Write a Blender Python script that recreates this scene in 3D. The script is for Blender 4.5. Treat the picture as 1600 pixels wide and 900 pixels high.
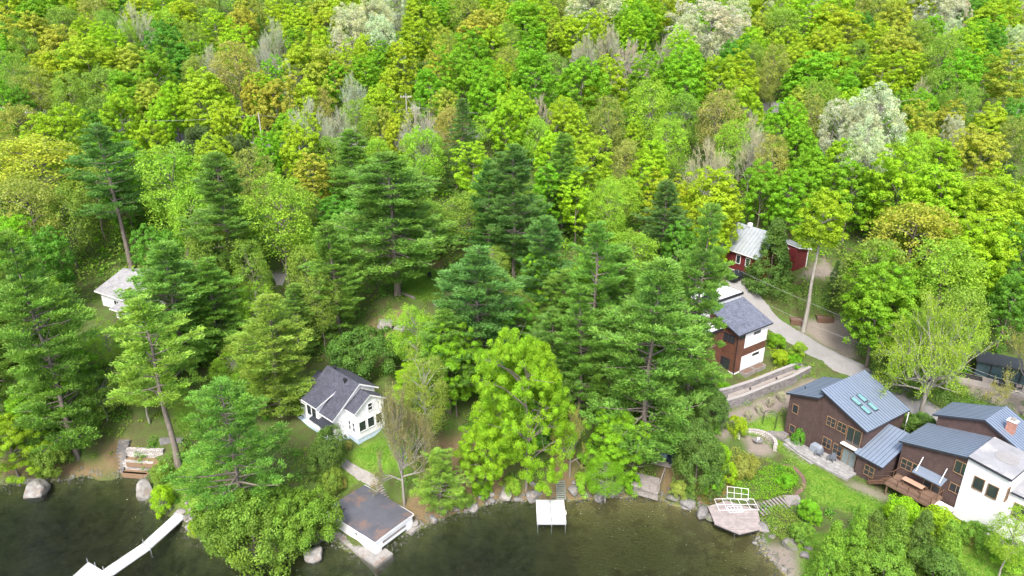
import bpy, math, random
import numpy as np
from mathutils import Vector, Matrix, noise

# ------------------------------------------------------------------ clear
for o in list(bpy.data.objects): bpy.data.objects.remove(o)
scene = bpy.context.scene
COL = scene.collection

# ------------------------------------------------------------------ camera, world, sun, exposure
CAM_H = 55.0; PITCH = math.radians(22.0); FPX = 1081.0
SP, CP = math.sin(PITCH), math.cos(PITCH)
cam_d = bpy.data.cameras.new('camera'); cam = bpy.data.objects.new('camera', cam_d); COL.objects.link(cam)
cam.location = (0, 0, CAM_H); cam.rotation_euler = (math.radians(90) - PITCH, 0, 0)
cam_d.sensor_width = 36.0; cam_d.lens = 36.0 * FPX / 1600.0
cam_d.clip_start = 0.5; cam_d.clip_end = 3000
scene.camera = cam

SUN_EL, SUN_AZ = math.radians(52), math.radians(192)      # azimuth clockwise from +Y: sun behind the camera, to the left
w = bpy.data.worlds.new('World'); scene.world = w; w.use_nodes = True
nt = w.node_tree; nt.nodes.clear()
sky = nt.nodes.new('ShaderNodeTexSky'); sky.sky_type = 'NISHITA'; sky.sun_disc = False
sky.sun_elevation = SUN_EL; sky.sun_rotation = SUN_AZ; sky.dust_density = 4.0; sky.air_density = 0.8; sky.ozone_density = 0.6
bg = nt.nodes.new('ShaderNodeBackground'); bg.inputs['Strength'].default_value = 0.15
wo = nt.nodes.new('ShaderNodeOutputWorld')
nt.links.new(sky.outputs[0], bg.inputs[0]); nt.links.new(bg.outputs[0], wo.inputs[0])
sd = bpy.data.lights.new('sun', 'SUN'); sd.energy = 1.5; sd.angle = math.radians(15); sd.color = (1, 0.965, 0.91)
sun = bpy.data.objects.new('sun', sd); COL.objects.link(sun)
sv = Vector((math.sin(SUN_AZ) * math.cos(SUN_EL), math.cos(SUN_AZ) * math.cos(SUN_EL), math.sin(SUN_EL)))
sun.rotation_euler = sv.to_track_quat('Z', 'Y').to_euler()
scene.view_settings.view_transform = 'Standard'; scene.view_settings.look = 'None'
scene.view_settings.gamma = 1.0; scene.view_settings.exposure = 1.72; scene.view_settings.use_curve_mapping = False
scene.render.engine = 'CYCLES'
scene.cycles.max_bounces = 7; scene.cycles.diffuse_bounces = 4; scene.cycles.glossy_bounces = 2
scene.cycles.transparent_max_bounces = 6; scene.cycles.transmission_bounces = 3

# ------------------------------------------------------------------ helpers
def ray(px, py):
    dx = (px - 800) / FPX; dy = (450 - py) / FPX
    return np.array((dx, CP + dy * SP, -SP + dy * CP))
def at(px, py, h=0.0):
    d = ray(px, py); t = (h - CAM_H) / d[2]
    return (d[0] * t, d[1] * t)
def proj(x, y, z):
    d = y * CP - (z - CAM_H) * SP; u = y * SP + (z - CAM_H) * CP
    return (800 + FPX * x / d, 450 - FPX * u / d)
def tag(o, label=None, cat=None, group=None, kind=None):
    if label: o['label'] = label
    if cat: o['category'] = cat
    if group: o['group'] = group
    if kind: o['kind'] = kind
    return o
def empty(name, loc, rz=0.0, label=None, cat=None, group=None):
    o = bpy.data.objects.new(name, None); COL.objects.link(o)
    o.location = loc; o.rotation_euler = (0, 0, rz); o.empty_display_size = 0.3
    return tag(o, label, cat, group)
def copy_tree(o, parent=None):
    c = o.copy(); COL.objects.link(c)
    if parent: c.parent = parent
    for ch in list(o.children): copy_tree(ch, c)
    return c
def inpoly(x, y, poly):
    x = np.asarray(x); y = np.asarray(y); c = np.zeros(x.shape, bool); n = len(poly)
    for i in range(n):
        x1, y1 = poly[i]; x2, y2 = poly[i - 1]
        k = ((y1 > y) != (y2 > y)); c ^= k & (x < (x2 - x1) * (y - y1) / ((y2 - y1) if y2 != y1 else 1e-9) + x1)
    return c

# ------------------------------------------------------------------ materials
def new_mat(name):
    m = bpy.data.materials.new(name); m.use_nodes = True
    t = m.node_tree; t.nodes.clear()
    out = t.nodes.new('ShaderNodeOutputMaterial'); b = t.nodes.new('ShaderNodeBsdfPrincipled')
    t.links.new(b.outputs[0], out.inputs[0]); return m, t, b, out
def N(t, typ, **kw):
    n = t.nodes.new(typ)
    for k, v in kw.items():
        if k in n.inputs.keys(): n.inputs[k].default_value = v
        else: setattr(n, k, v)
    return n
def mixc(t, fac, a, b, blend='MIX'):
    n = t.nodes.new('ShaderNodeMix'); n.data_type = 'RGBA'; n.blend_type = blend
    for s, v in ((0, fac), (6, a), (7, b)):
        if isinstance(v, bpy.types.NodeSocket): t.links.new(v, n.inputs[s])
        else: n.inputs[s].default_value = v if s == 0 or len(v) == 4 else (*v, 1)
    return n.outputs[2]
def ramp(t, src, stops):
    r = t.nodes.new('ShaderNodeValToRGB'); e = r.color_ramp.elements
    while len(e) > 1: e.remove(e[-1])
    for i, (p, c) in enumerate(stops):
        x = e[0] if i == 0 else e.new(p)
        x.position = p; x.color = (c, c, c, 1) if isinstance(c, (int, float)) else (*c, 1)
    t.links.new(src, r.inputs[0]); return r.outputs[0]
def bump(t, b, src, strength, dist=0.05):
    n = N(t, 'ShaderNodeBump', Strength=strength, Distance=dist); t.links.new(src, n.inputs['Height']); t.links.new(n.outputs[0], b.inputs['Normal'])
def noise_n(t, coord, scale, detail=4, rough=0.6):
    n = N(t, 'ShaderNodeTexNoise', Scale=scale, Detail=detail, Roughness=rough)
    t.links.new(coord, n.inputs['Vector']); return n.outputs[0]
MATS = {}
def plain(name, c1, c2=None, rough=0.7, scale=2.0, metal=0.0, bstr=0.15, bscale=12, grime=None, spec=0.4):
    if name in MATS: return MATS[name]
    m, t, b, _ = new_mat(name); tc = N(t, 'ShaderNodeTexCoord')
    c2 = c2 or tuple(x * 0.78 for x in c1)
    f = ramp(t, noise_n(t, tc.outputs['Object'], scale, 6, 0.65), [(0.32, 0.0), (0.68, 1.0)])
    col = mixc(t, f, c1, c2)
    if grime:
        g = ramp(t, noise_n(t, tc.outputs['Object'], scale * 0.45 + 0.2, 8, 0.7), [(0.52, 0.0), (0.62, 1.0)])
        col = mixc(t, g, col, grime)
    t.links.new(col, b.inputs['Base Color'])
    b.inputs['Roughness'].default_value = rough; b.inputs['Metallic'].default_value = metal
    b.inputs['Specular IOR Level'].default_value = spec
    if bstr: bump(t, b, noise_n(t, tc.outputs['Object'], bscale, 4), bstr, 0.03)
    MATS[name] = m; return m
def bricks(name, c1, c2, mortar, bw=0.3, bh=0.1, rough=0.85, ms=0.012, off=0.5, bias=0.0):
    if name in MATS: return MATS[name]
    m, t, b, _ = new_mat(name); uv = N(t, 'ShaderNodeUVMap'); tc = N(t, 'ShaderNodeTexCoord')
    k = N(t, 'ShaderNodeTexBrick', Scale=1.0); k.offset = off
    k.inputs['Color1'].default_value = (*c1, 1); k.inputs['Color2'].default_value = (*c2, 1); k.inputs['Mortar'].default_value = (*mortar, 1)
    k.inputs['Brick Width'].default_value = bw; k.inputs['Row Height'].default_value = bh; k.inputs['Mortar Size'].default_value = ms
    k.inputs['Bias'].default_value = bias
    t.links.new(uv.outputs[0], k.inputs[0])
    f = ramp(t, noise_n(t, tc.outputs['Object'], 1.3, 6, 0.7), [(0.3, 0.72), (0.7, 1.25)])
    t.links.new(mixc(t, 1.0, k.outputs[0], f, 'MULTIPLY'), b.inputs['Base Color']); b.inputs['Roughness'].default_value = rough
    bump(t, b, k.outputs[1], -0.4, 0.02); MATS[name] = m; return m

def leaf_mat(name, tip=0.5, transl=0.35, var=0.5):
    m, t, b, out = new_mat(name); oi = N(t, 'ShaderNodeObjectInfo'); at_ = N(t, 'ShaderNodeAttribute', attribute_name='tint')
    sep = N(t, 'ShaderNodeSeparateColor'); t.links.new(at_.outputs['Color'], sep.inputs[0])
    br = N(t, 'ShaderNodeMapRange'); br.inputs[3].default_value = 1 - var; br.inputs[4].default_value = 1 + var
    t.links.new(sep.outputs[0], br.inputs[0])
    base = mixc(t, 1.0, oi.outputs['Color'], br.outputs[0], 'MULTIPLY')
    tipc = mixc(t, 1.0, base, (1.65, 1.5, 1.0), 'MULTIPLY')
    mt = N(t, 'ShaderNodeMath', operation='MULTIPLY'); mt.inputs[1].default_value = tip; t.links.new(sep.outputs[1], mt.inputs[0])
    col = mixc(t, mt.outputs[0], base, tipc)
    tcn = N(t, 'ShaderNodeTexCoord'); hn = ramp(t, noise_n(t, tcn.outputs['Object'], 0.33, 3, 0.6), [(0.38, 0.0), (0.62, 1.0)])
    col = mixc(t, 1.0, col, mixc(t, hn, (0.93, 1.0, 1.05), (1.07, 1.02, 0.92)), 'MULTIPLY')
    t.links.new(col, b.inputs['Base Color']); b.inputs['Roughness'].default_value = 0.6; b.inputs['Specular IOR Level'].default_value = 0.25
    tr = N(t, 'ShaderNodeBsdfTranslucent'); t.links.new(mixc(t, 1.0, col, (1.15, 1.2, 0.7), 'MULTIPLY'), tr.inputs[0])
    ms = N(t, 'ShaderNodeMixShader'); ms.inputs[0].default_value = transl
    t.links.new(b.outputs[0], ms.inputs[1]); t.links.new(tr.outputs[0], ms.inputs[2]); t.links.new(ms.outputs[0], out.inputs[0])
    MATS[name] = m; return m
LEAF = leaf_mat('leaves', 0.36, 0.46, 0.25); NEEDLE = leaf_mat('needles', 0.6, 0.35, 0.4); CEDARM = leaf_mat('cedar_foliage', 0.45, 0.3, 0.4)
def bark_mat(name, c1, c2):
    m, t, b, _ = new_mat(name); tc = N(t, 'ShaderNodeTexCoord'); mp = N(t, 'ShaderNodeMapping'); mp.inputs['Scale'].default_value = (3, 3, 0.6)
    t.links.new(tc.outputs['Object'], mp.inputs[0]); f = noise_n(t, mp.outputs[0], 2.5, 6, 0.7)
    t.links.new(mixc(t, ramp(t, f, [(0.35, 0.0), (0.65, 1.0)]), c1, c2), b.inputs['Base Color']); b.inputs['Roughness'].default_value = 0.9
    bump(t, b, f, 0.6, 0.05); MATS[name] = m; return m
BARK = bark_mat('grey_brown_bark', (0.10, 0.08, 0.065), (0.20, 0.175, 0.15)); PALEBARK = bark_mat('pale_bark', (0.15, 0.14, 0.12), (0.30, 0.285, 0.25))
GLASS = plain('window_glass', (0.018, 0.024, 0.03), (0.03, 0.035, 0.04), 0.06, 1.0, bstr=0, spec=0.8)
SKYGLASS = plain('skylight_glass', (0.10, 0.22, 0.24), (0.14, 0.27, 0.28), 0.05, 2, bstr=0, spec=1.0)
WOODTRIM = plain('oak_trim', (0.22, 0.135, 0.075), (0.16, 0.10, 0.055), 0.6, 5)
CEDARWOOD = plain('stained_wood', (0.115, 0.068, 0.042), (0.075, 0.042, 0.027), 0.65, 4)
WHITE = plain('white_paint', (0.66, 0.67, 0.68), (0.58, 0.59, 0.60), 0.6, 1.2)
WHITEM = plain('white_metal', (0.68, 0.69, 0.70), (0.56, 0.57, 0.58), 0.45, 2, spec=0.5)
BLACKM = plain('black_metal', (0.015, 0.016, 0.018), (0.025, 0.025, 0.028), 0.4, 3, bstr=0)
DARKTRIM = plain('dark_trim', (0.03, 0.035, 0.045), (0.02, 0.022, 0.03), 0.5, 3, bstr=0)
CONC = plain('concrete', (0.25, 0.24, 0.225), (0.16, 0.155, 0.145), 0.9, 1.6, bstr=0.3, grime=(0.16, 0.12, 0.09))
GREYSTONE = plain('grey_stone', (0.19, 0.185, 0.18), (0.08, 0.08, 0.08), 0.9, 2.0, bstr=0.6, bscale=6, grime=(0.24, 0.20, 0.16))
PALESTONE = plain('pale_stone', (0.26, 0.252, 0.238), (0.11, 0.106, 0.10), 0.9, 2.4, bstr=0.6, bscale=6, grime=(0.20, 0.16, 0.13))
MOSSY = plain('mossy_stone', (0.16, 0.155, 0.14), (0.07, 0.075, 0.055), 0.9, 2.4, bstr=0.5, bscale=6, grime=(0.09, 0.12, 0.03))
GREYWOOD = plain('weathered_deck_wood', (0.245, 0.225, 0.21), (0.165, 0.15, 0.14), 0.8, 3, grime=(0.17, 0.145, 0.13))
METALROOF = plain('blue_grey_metal_roof', (0.195, 0.24, 0.305), (0.17, 0.212, 0.272), 0.42, 0.8, 0.35, bstr=0.04, bscale=3, spec=0.5)
RIBM = plain('roof_seam', (0.095, 0.125, 0.175), (0.08, 0.105, 0.15), 0.5, 3, 0.3, bstr=0)
GALVROOF = plain('galvanised_roof', (0.33, 0.36, 0.38), (0.26, 0.285, 0.30), 0.45, 1.0, 0.2, bstr=0.04)
RIBG = plain('galvanised_seam', (0.18, 0.2, 0.215), None, 0.5, 3, 0.2, bstr=0)
SHINGLE = bricks('slate_shingle', (0.062, 0.065, 0.088), (0.038, 0.041, 0.056), (0.024, 0.026, 0.036), 0.35, 0.16, 0.9, 0.018)
BLUESH = bricks('blue_grey_shingle', (0.12, 0.135, 0.18), (0.075, 0.088, 0.12), (0.055, 0.06, 0.082), 0.35, 0.16, 0.9, 0.018)
BRICK = bricks('brown_brick', (0.066, 0.034, 0.029), (0.034, 0.019, 0.018), (0.07, 0.05, 0.046), 0.24, 0.085, 0.9, 0.012)
ORBRICK = bricks('orange_brick', (0.30, 0.105, 0.065), (0.22, 0.08, 0.05), (0.3, 0.23, 0.2), 0.24, 0.085, 0.9, 0.012)
STONEBLK = bricks('stone_block', (0.24, 0.225, 0.225), (0.14, 0.13, 0.135), (0.08, 0.075, 0.075), 0.42, 0.2, 0.9, 0.02)
REDWOOD = bricks('red_boards', (0.125, 0.014, 0.015), (0.10, 0.011, 0.012), (0.07, 0.01, 0.01), 0.2, 9.0, 0.7, 0.02, 0.0)
SIDING = bricks('white_clapboard', (0.74, 0.75, 0.77), (0.68, 0.70, 0.72), (0.50, 0.52, 0.55), 9.0, 0.16, 0.6, 0.014, 0.0)
CEDARSID = bricks('cedar_boards', (0.135, 0.055, 0.032), (0.09, 0.037, 0.022), (0.035, 0.015, 0.01), 3.2, 0.13, 0.7, 0.014, 0.4)
BLUEFND = plain('pale_blue_foundation', (0.46, 0.56, 0.66), (0.38, 0.48, 0.58), 0.8, 1.5)
MEMBR = plain('roof_membrane', (0.225, 0.23, 0.24), (0.17, 0.175, 0.185), 0.85, 0.7, bstr=0.1, grime=(0.27, 0.27, 0.265))
def gravel(name, c1, c2, c3, s=6):
    m, t, b, _ = new_mat(name); tc = N(t, 'ShaderNodeTexCoord')
    a = mixc(t, ramp(t, noise_n(t, tc.outputs['Object'], 0.5, 5), [(0.35, 0.0), (0.65, 1.0)]), c1, c2)
    a = mixc(t, ramp(t, noise_n(t, tc.outputs['Object'], s, 4, 0.8), [(0.45, 0.0), (0.7, 1.0)]), a, c3)
    t.links.new(a, b.inputs['Base Color']); b.inputs['Roughness'].default_value = 0.95
    bump(t, b, noise_n(t, tc.outputs['Object'], s * 1.5, 3, 0.8), 0.5, 0.05); MATS[name] = m; return m
GRAVEL = gravel('road_gravel', (0.20, 0.20, 0.205), (0.16, 0.158, 0.155), (0.235, 0.225, 0.21))
PALEGRAVEL = gravel('pale_gravel', (0.235, 0.21, 0.19), (0.18, 0.16, 0.14), (0.28, 0.255, 0.23))

# ------------------------------------------------------------------ mesh builder
class MB:
    def __init__(s): s.v = []; s.f = []; s.m = []; s.mi = 0
    def poly(s, pts):
        b = len(s.v); s.v += [tuple(p) for p in pts]; s.f.append(tuple(range(b, b + len(pts)))); s.m.append(s.mi); return s
    def hexa(s, a, b_):                      # a: 4 bottom points ccw, b_: 4 top points
        b = len(s.v); s.v += [tuple(p) for p in a] + [tuple(p) for p in b_]
        for f in ((3, 2, 1, 0), (4, 5, 6, 7), (0, 1, 5, 4), (1, 2, 6, 5), (2, 3, 7, 6), (3, 0, 4, 7)):
            s.f.append(tuple(b + i for i in f)); s.m.append(s.mi)
        return s
    def box(s, x0, x1, y0, y1, z0, z1):
        return s.hexa([(x0, y0, z0), (x1, y0, z0), (x1, y1, z0), (x0, y1, z0)], [(x0, y0, z1), (x1, y0, z1), (x1, y1, z1), (x0, y1, z1)])
    def vol(s, x0, x1, y0, y1, z0, zs):      # box with separate corner heights zs=(x0y0,x1y0,x1y1,x0y1)
        return s.hexa([(x0, y0, z0), (x1, y0, z0), (x1, y1, z0), (x0, y1, z0)], [(x0, y0, zs[0]), (x1, y0, zs[1]), (x1, y1, zs[2]), (x0, y1, zs[3])])
    def prism(s, pts, z0, z1):
        n = len(pts); b = len(s.v); f0 = z0 if callable(z0) else (lambda p: z0)
        s.v += [(p[0], p[1], f0(p)) for p in pts] + [(p[0], p[1], z1(p) if callable(z1) else z1) for p in pts]
        s.f.append(tuple(reversed(range(b, b + n)))); s.f.append(tuple(range(b + n, b + 2 * n)))
        for i in range(n): s.f.append((b + i, b + (i + 1) % n, b + n + (i + 1) % n, b + n + i))
        s.m += [s.mi] * (n + 2); return s
    def slab(s, pts, th):                    # pts 4 top corners; vertical thickness th
        return s.hexa([(p[0], p[1], p[2] - th) for p in pts], pts)
    def ribs(s, pts, n, wd=0.05, h=0.05):    # pts[0]->pts[1] is the seam direction; n ribs from that edge to the opposite one
        a, b, c, d = [Vector(p) for p in pts]
        for i in range(n + 1):
            k = i / n; p = a.lerp(d, k); q = b.lerp(c, k); o = (d - a).normalized() * wd / 2; u = Vector((0, 0, h))
            g = Vector((0, 0, 0.003))
            s.hexa([p - o + g, p + o + g, q + o + g, q - o + g], [p - o + u, p + o + u, q + o + u, q - o + u])
        return s
    def tube(s, p, q, r0, r1=None, n=8, cap=True):
        r1 = r0 if r1 is None else r1; p = Vector(p); q = Vector(q); d = (q - p).normalized()
        x = d.orthogonal().normalized(); y = d.cross(x); b = len(s.v)
        for c, r in ((p, r0), (q, r1)):
            for i in range(n):
                a = 2 * math.pi * i / n; s.v.append(tuple(c + x * (r * math.cos(a)) + y * (r * math.sin(a))))
        for i in range(n): s.f.append((b + i, b + (i + 1) % n, b + n + (i + 1) % n, b + n + i)); s.m.append(s.mi)
        if cap: s.f.append(tuple(reversed(range(b, b + n)))); s.f.append(tuple(range(b + n, b + 2 * n))); s.m += [s.mi] * 2
        return s
    def bar(s, p, q, wx, wz):                # rectangular bar
        p = Vector(p); q = Vector(q); d = (q - p).normalized(); side = d.cross(Vector((0, 0, 1)))
        side = side.normalized() if side.length > 1e-3 else Vector((1, 0, 0)); up = side.cross(d); a = side * wx / 2; c = up * wz / 2
        return s.hexa([p - a - c, p + a - c, q + a - c, q - a - c], [p - a + c, p + a + c, q + a + c, q - a + c])
    def build(s, name, mats, parent=None, loc=None, rz=0.0, **kw):
        me = bpy.data.meshes.new(name); me.from_pydata(s.v, [], s.f)
        for m in (mats if isinstance(mats, (list, tuple)) else [mats]): me.materials.append(m)
        me.polygons.foreach_set('material_index', s.m)
        uv = me.uv_layers.new(name='UVMap'); me.update()
        for p in me.polygons:
            n = p.normal
            if abs(n.z) > 0.95: tx, ty = Vector((1, 0, 0)), Vector((0, 1, 0))
            else:
                tx = Vector((-n.y, n.x, 0)).normalized(); ty = n.cross(tx)
                if ty.z < 0: ty = -ty
            for li in p.loop_indices:
                co = me.vertices[me.loops[li].vertex_index].co; uv.data[li].uv = (co.dot(tx), co.dot(ty))
        o = bpy.data.objects.new(name, me); COL.objects.link(o)
        if parent: o.parent = parent
        if loc: o.location = loc
        if rz: o.rotation_euler = (0, 0, rz)
        return tag(o, **kw)

# ------------------------------------------------------------------ terrain
PX = []
def P_(h, *pts): PX.extend((*at(x, y, h), h) for x, y in pts)
SHORE = [(-60, 752), (0, 757), (40, 759), (102, 749), (147, 740), (191, 744), (228, 746), (219, 768), (249, 793), (284, 807), (291, 829), (309, 845),
         (340, 852), (400, 868), (450, 862), (500, 845), (520, 838), (560, 868), (600, 868), (625, 838), (644, 830), (667, 818), (711, 802), (738, 797), (752, 790), (778, 784),
         (800, 781), (820, 781), (862, 779), (905, 776), (944, 778), (983, 774), (1028, 776), (1061, 789), (1095, 797), (1112, 790), (1135, 780), (1170, 786), (1186, 806), (1190, 826),
         (1180, 842), (1190, 862), (1214, 880), (1232, 902), (1250, 950), (1260, 1020)]
P_(0.0, *SHORE)
P_(-0.7, (20, 775), (100, 768), (190, 760), (205, 775), (235, 805), (270, 825), (285, 850), (340, 875), (420, 890), (500, 885), (640, 855), (700, 825), (760, 812), (850, 800), (930, 800), (1000, 800), (1060, 815), (1110, 845), (1160, 862), (1190, 895))
P_(-3.2, (-100, 800), (0, 820), (100, 820), (180, 830), (60, 900), (250, 900), (400, 960), (600, 940), (750, 880), (700, 960), (0, 1000), (300, 1100), (600, 1200), (900, 1300))
P_(-1.6, (850, 860), (950, 850), (1050, 850), (1000, 930), (1100, 900), (1150, 960), (820, 850))
P_(0.9, (50, 735), (130, 725), (230, 765), (265, 790), (300, 815), (360, 835), (430, 845), (650, 815), (700, 790), (760, 770), (850, 765), (930, 762), (1060, 775), (1240, 880))
P_(0.8, (612, 782), (625, 790)); P_(1.7, (598, 766)); P_(2.2, (588, 755)); P_(-0.5, (1150, 805), (1125, 802), (1170, 815), (1155, 826)); P_(1.0, (1140, 768), (1115, 775), (1200, 800)); P_(0.5, (1005, 760), (1022, 762)); P_(0.9, (1010, 745), (1030, 745)); P_(1.5, (1035, 722), (1005, 725), (1060, 740))
P_(0.7, (520, 815), (560, 840), (590, 820))
P_(1.9, (235, 742), (278, 728), (320, 780), (560, 752), (510, 790), (1245, 785), (1330, 782), (1150, 760), (1210, 790), (1270, 860), (1360, 870), (1400, 800), (1450, 835), (1600, 880))
P_(0.1, (210, 738)); P_(0.3, (215, 731), (200, 733)); P_(1.2, (205, 721), (235, 722)); P_(1.4, (210, 716), (240, 716)); P_(2.4, (215, 706), (250, 706)); P_(2.6, (250, 698)); P_(3.2, (270, 690), (220, 692)); P_(2.4, (150, 700), (170, 715)); P_(3.6, (290, 670), (60, 690), (0, 690), (350, 700), (440, 740), (700, 740), (720, 700), (900, 720), (800, 720))
P_(4.2, (554, 700), (500, 690), (590, 680), (480, 668), (600, 720)); P_(3.3, (540, 722), (520, 728))
P_(4.6, (300, 640), (400, 660), (380, 600), (450, 620)); P_(5.0, (1000, 680), (1080, 665)); P_(2.3, (1228, 690), (1267, 706), (1333, 738), (1370, 762), (1245, 702), (1321, 752), (1300, 722), (1290, 735), (1400, 765), (1480, 800)); P_(2.6, (1180, 690))
P_(3.2, (1152, 665), (1120, 700)); P_(3.9, (1130, 648), (1170, 632), (1230, 610), (1200, 640), (1270, 590)); P_(2.2, (1180, 740), (1120, 750))
P_(5.4, (1115, 612), (1143, 592), (1196, 570), (1100, 600), (1250, 572)); P_(6.0, (1280, 565), (1300, 560), (1260, 540)); P_(5.2, (1350, 585), (1400, 612)); P_(4.8, (1450, 640), (1475, 652), (1530, 680)); P_(7.8, (1200, 505), (1240, 500), (1290, 500))
P_(10.5, (1152, 432), (1180, 460)); P_(5.6, (1500, 620), (1560, 640), (1600, 650)); P_(6.4, (1560, 590), (1600, 600), (1500, 580))
P_(13.0, (1145, 412), (1176, 425), (1225, 425), (1262, 425), (1290, 410))
P_(11.5, (140, 470), (200, 500), (234, 450), (250, 490), (180, 440)); P_(8.5, (60, 560), (0, 560), (140, 560), (260, 560), (340, 550)); P_(7, (400, 560), (500, 570), (560, 575))
P_(9.5, (570, 530), (600, 545), (440, 500)); P_(11, (600, 500), (640, 510)); P_(13.5, (620, 465), (680, 440), (650, 420), (720, 470), (440, 440)); P_(8, (700, 600), (800, 600)); P_(10.5, (800, 540), (900, 520)); P_(7.5, (950, 600), (1040, 560))
WP = [(x, 150 + 0.00 * x, 27.0) for x in range(-240, 241, 60)] + [(x, 200, 39) for x in range(-240, 241, 80)] + [(x, 260, 57) for x in range(-300, 301, 100)] + \
     [(x, 340, 84) for x in range(-300, 301, 100)] + [(x, 440, 118) for x in range(-400, 401, 200)] + [(-60, 120, 19), (0, 120, 18.5), (60, 125, 19), (-130, 110, 17), (140, 110, 16), (120, 70, 10), (160, 60, 10),
      (-120, 75, 6), (-160, 60, 6), (100, 45, 5), (-110, 60, 0), (-70, 30, -4), (0, 20, -5), (60, 30, -2.5), (80, 40, 2.5), (-200, 20, -4), (-100, 0, -5), (0, -20, -5), (70, 10, -3), (120, 10, 3)]
PTS = np.array(PX + WP)
def _rbf(P):
    n = len(P); d = np.hypot(P[:, None, 0] - P[None, :, 0], P[:, None, 1] - P[None, :, 1])
    A = np.zeros((n + 3, n + 3)); A[:n, :n] = d - np.eye(n) * 0.6; A[:n, n] = 1; A[:n, n + 1:] = P[:, :2]; A[n:, :n] = A[:n, n:].T
    return np.linalg.solve(A, np.concatenate([P[:, 2], np.zeros(3)]))
WGT = _rbf(PTS)
def _ax(*seg):
    out = []
    for a, b, s in seg: out += list(np.arange(a, b, s))
    return np.array(out + [seg[-1][1]])
GX = _ax((-420, -120, 12), (-120, -64, 2), (-64, 80, 0.5), (80, 130, 2), (130, 420, 12)); GY = _ax((-60, 36, 6), (36, 112, 0.5), (112, 170, 2), (170, 470, 6))
XX, YY = np.meshgrid(GX, GY, indexing='ij')
def _eval(X, Y):
    Z = np.full(X.shape, WGT[-3]) + WGT[-2] * X + WGT[-1] * Y
    for (a, b, _), wv in zip(PTS, WGT[:-3]): Z = Z + wv * np.hypot(X - a, Y - b)
    return Z
ZZ = _eval(XX, YY)
def lump(X, Y, s, ph): return np.sin(X * s + ph) * np.cos(Y * s * 1.3 + ph * 2) + 0.5 * np.sin(X * s * 2.3 + Y * s * 1.9 + ph)
ZZ = ZZ + np.where(ZZ > 0.6, 0.10, 0.05) * lump(XX, YY, 0.9, 1.0) + np.where(YY > 165, 0.8, 0.0) * lump(XX, YY, 0.09, 2.0)
def gz(x, y):
    i = int(np.clip(np.searchsorted(GX, x) - 1, 0, len(GX) - 2)); j = int(np.clip(np.searchsorted(GY, y) - 1, 0, len(GY) - 2))
    a = (x - GX[i]) / (GX[i + 1] - GX[i]); b = (y - GY[j]) / (GY[j + 1] - GY[j])
    return float((1 - a) * (1 - b) * ZZ[i, j] + a * (1 - b) * ZZ[i + 1, j] + (1 - a) * b * ZZ[i, j + 1] + a * b * ZZ[i + 1, j + 1])
def hit(px, py, off=0.0):
    """ground point under the pixel ray, at 'off' metres above the terrain"""
    d = ray(px, py); d = d / d[1]; y = 30.0; py_ = y
    while y < 460:
        if CAM_H + d[2] * y < gz(d[0] * y, y) + off:
            lo, hi = py_, y
            for _ in range(14):
                m = (lo + hi) / 2
                if CAM_H + d[2] * m < gz(d[0] * m, m) + off: hi = m
                else: lo = m
            return (d[0] * hi, hi, gz(d[0] * hi, hi))
        py_ = y; y += 0.7
    return (d[0] * 300, 300, gz(d[0] * 300, 300))
def ppoly(pts): return [hit(x, y)[:2] for x, y in pts]

LAWN = [ppoly(p) for p in (
    [(1205, 700), (1235, 695), (1262, 722), (1320, 758), (1385, 785), (1470, 812), (1500, 830), (1420, 815), (1330, 800), (1262, 785), (1258, 745), (1235, 712)],
    [(240, 750), (300, 700), (330, 690), (335, 790), (290, 800), (262, 770)],
    [(270, 640), (330, 610), (350, 660), (280, 680)],
    [(535, 712), (560, 700), (600, 680), (610, 700), (600, 745), (560, 728)],
    [(500, 735), (530, 728), (560, 750), (530, 770), (500, 770)],
    [(610, 440), (640, 415), (690, 420), (690, 465), (640, 470)],
    [(1250, 840), (1600, 800), (1610, 910), (1250, 910)], [(560, 700), (640, 690), (640, 740), (580, 740)],
    [(1150, 670), (1210, 640), (1232, 690), (1208, 700)])]
LITTER = [ppoly(p) for p in (
    [(500, 740), (540, 720), (520, 780)], [(670, 690), (760, 670), (790, 730), (770, 785), (650, 815), (620, 790), (670, 760)],
    [(160, 700), (200, 680), (215, 740), (165, 740)], [(575, 500), (640, 480), (620, 540), (580, 530)], [(640, 410), (690, 405), (690, 430), (650, 435)],
    [(0, 720), (160, 720), (160, 745), (0, 745)], [(860, 700), (900, 700), (900, 770), (860, 770)], [(1030, 720), (1070, 740), (1060, 785), (1030, 770)], [(380, 570), (420, 560), (430, 600), (380, 610)],
    [(1150, 600), (1215, 575), (1215, 600), (1150, 615)], [(640, 780), (800, 760), (1000, 760), (1000, 780), (640, 820)])]
GRAV = [ppoly(p) for p in (
    [(1120, 650), (1270, 590), (1320, 600), (1230, 640), (1160, 660), (1125, 690)], [(1240, 500), (1330, 490), (1340, 560), (1320, 560)], [(1262, 420), (1290, 405), (1310, 430), (1250, 438)],
    [(1510, 610), (1560, 570), (1610, 600), (1610, 650), (1560, 640)], [(1160, 850), (1240, 850), (1250, 910), (1200, 910)], [(1160, 680), (1205, 675), (1210, 710), (1170, 712)],
    [(1325, 752), (1390, 775), (1380, 783), (1325, 760)], [(1225, 700), (1238, 697), (1262, 715), (1255, 722)], [(410, 425), (440, 425), (440, 445), (410, 445)])]
near = (YY < 112) & (np.abs(XX) < 80)
def mask(polys):
    c = np.zeros(XX.shape)
    for k in range(9):
        dx, dy = (k % 3 - 1) * 0.45, (k // 3 - 1) * 0.45; m = np.zeros(XX.shape, bool)
        for p in polys: m |= inpoly(XX + dx, YY + dy, p)
        c += m
    return c / 9
mk = [mask(LAWN), mask(LITTER), mask(GRAV)]
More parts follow.
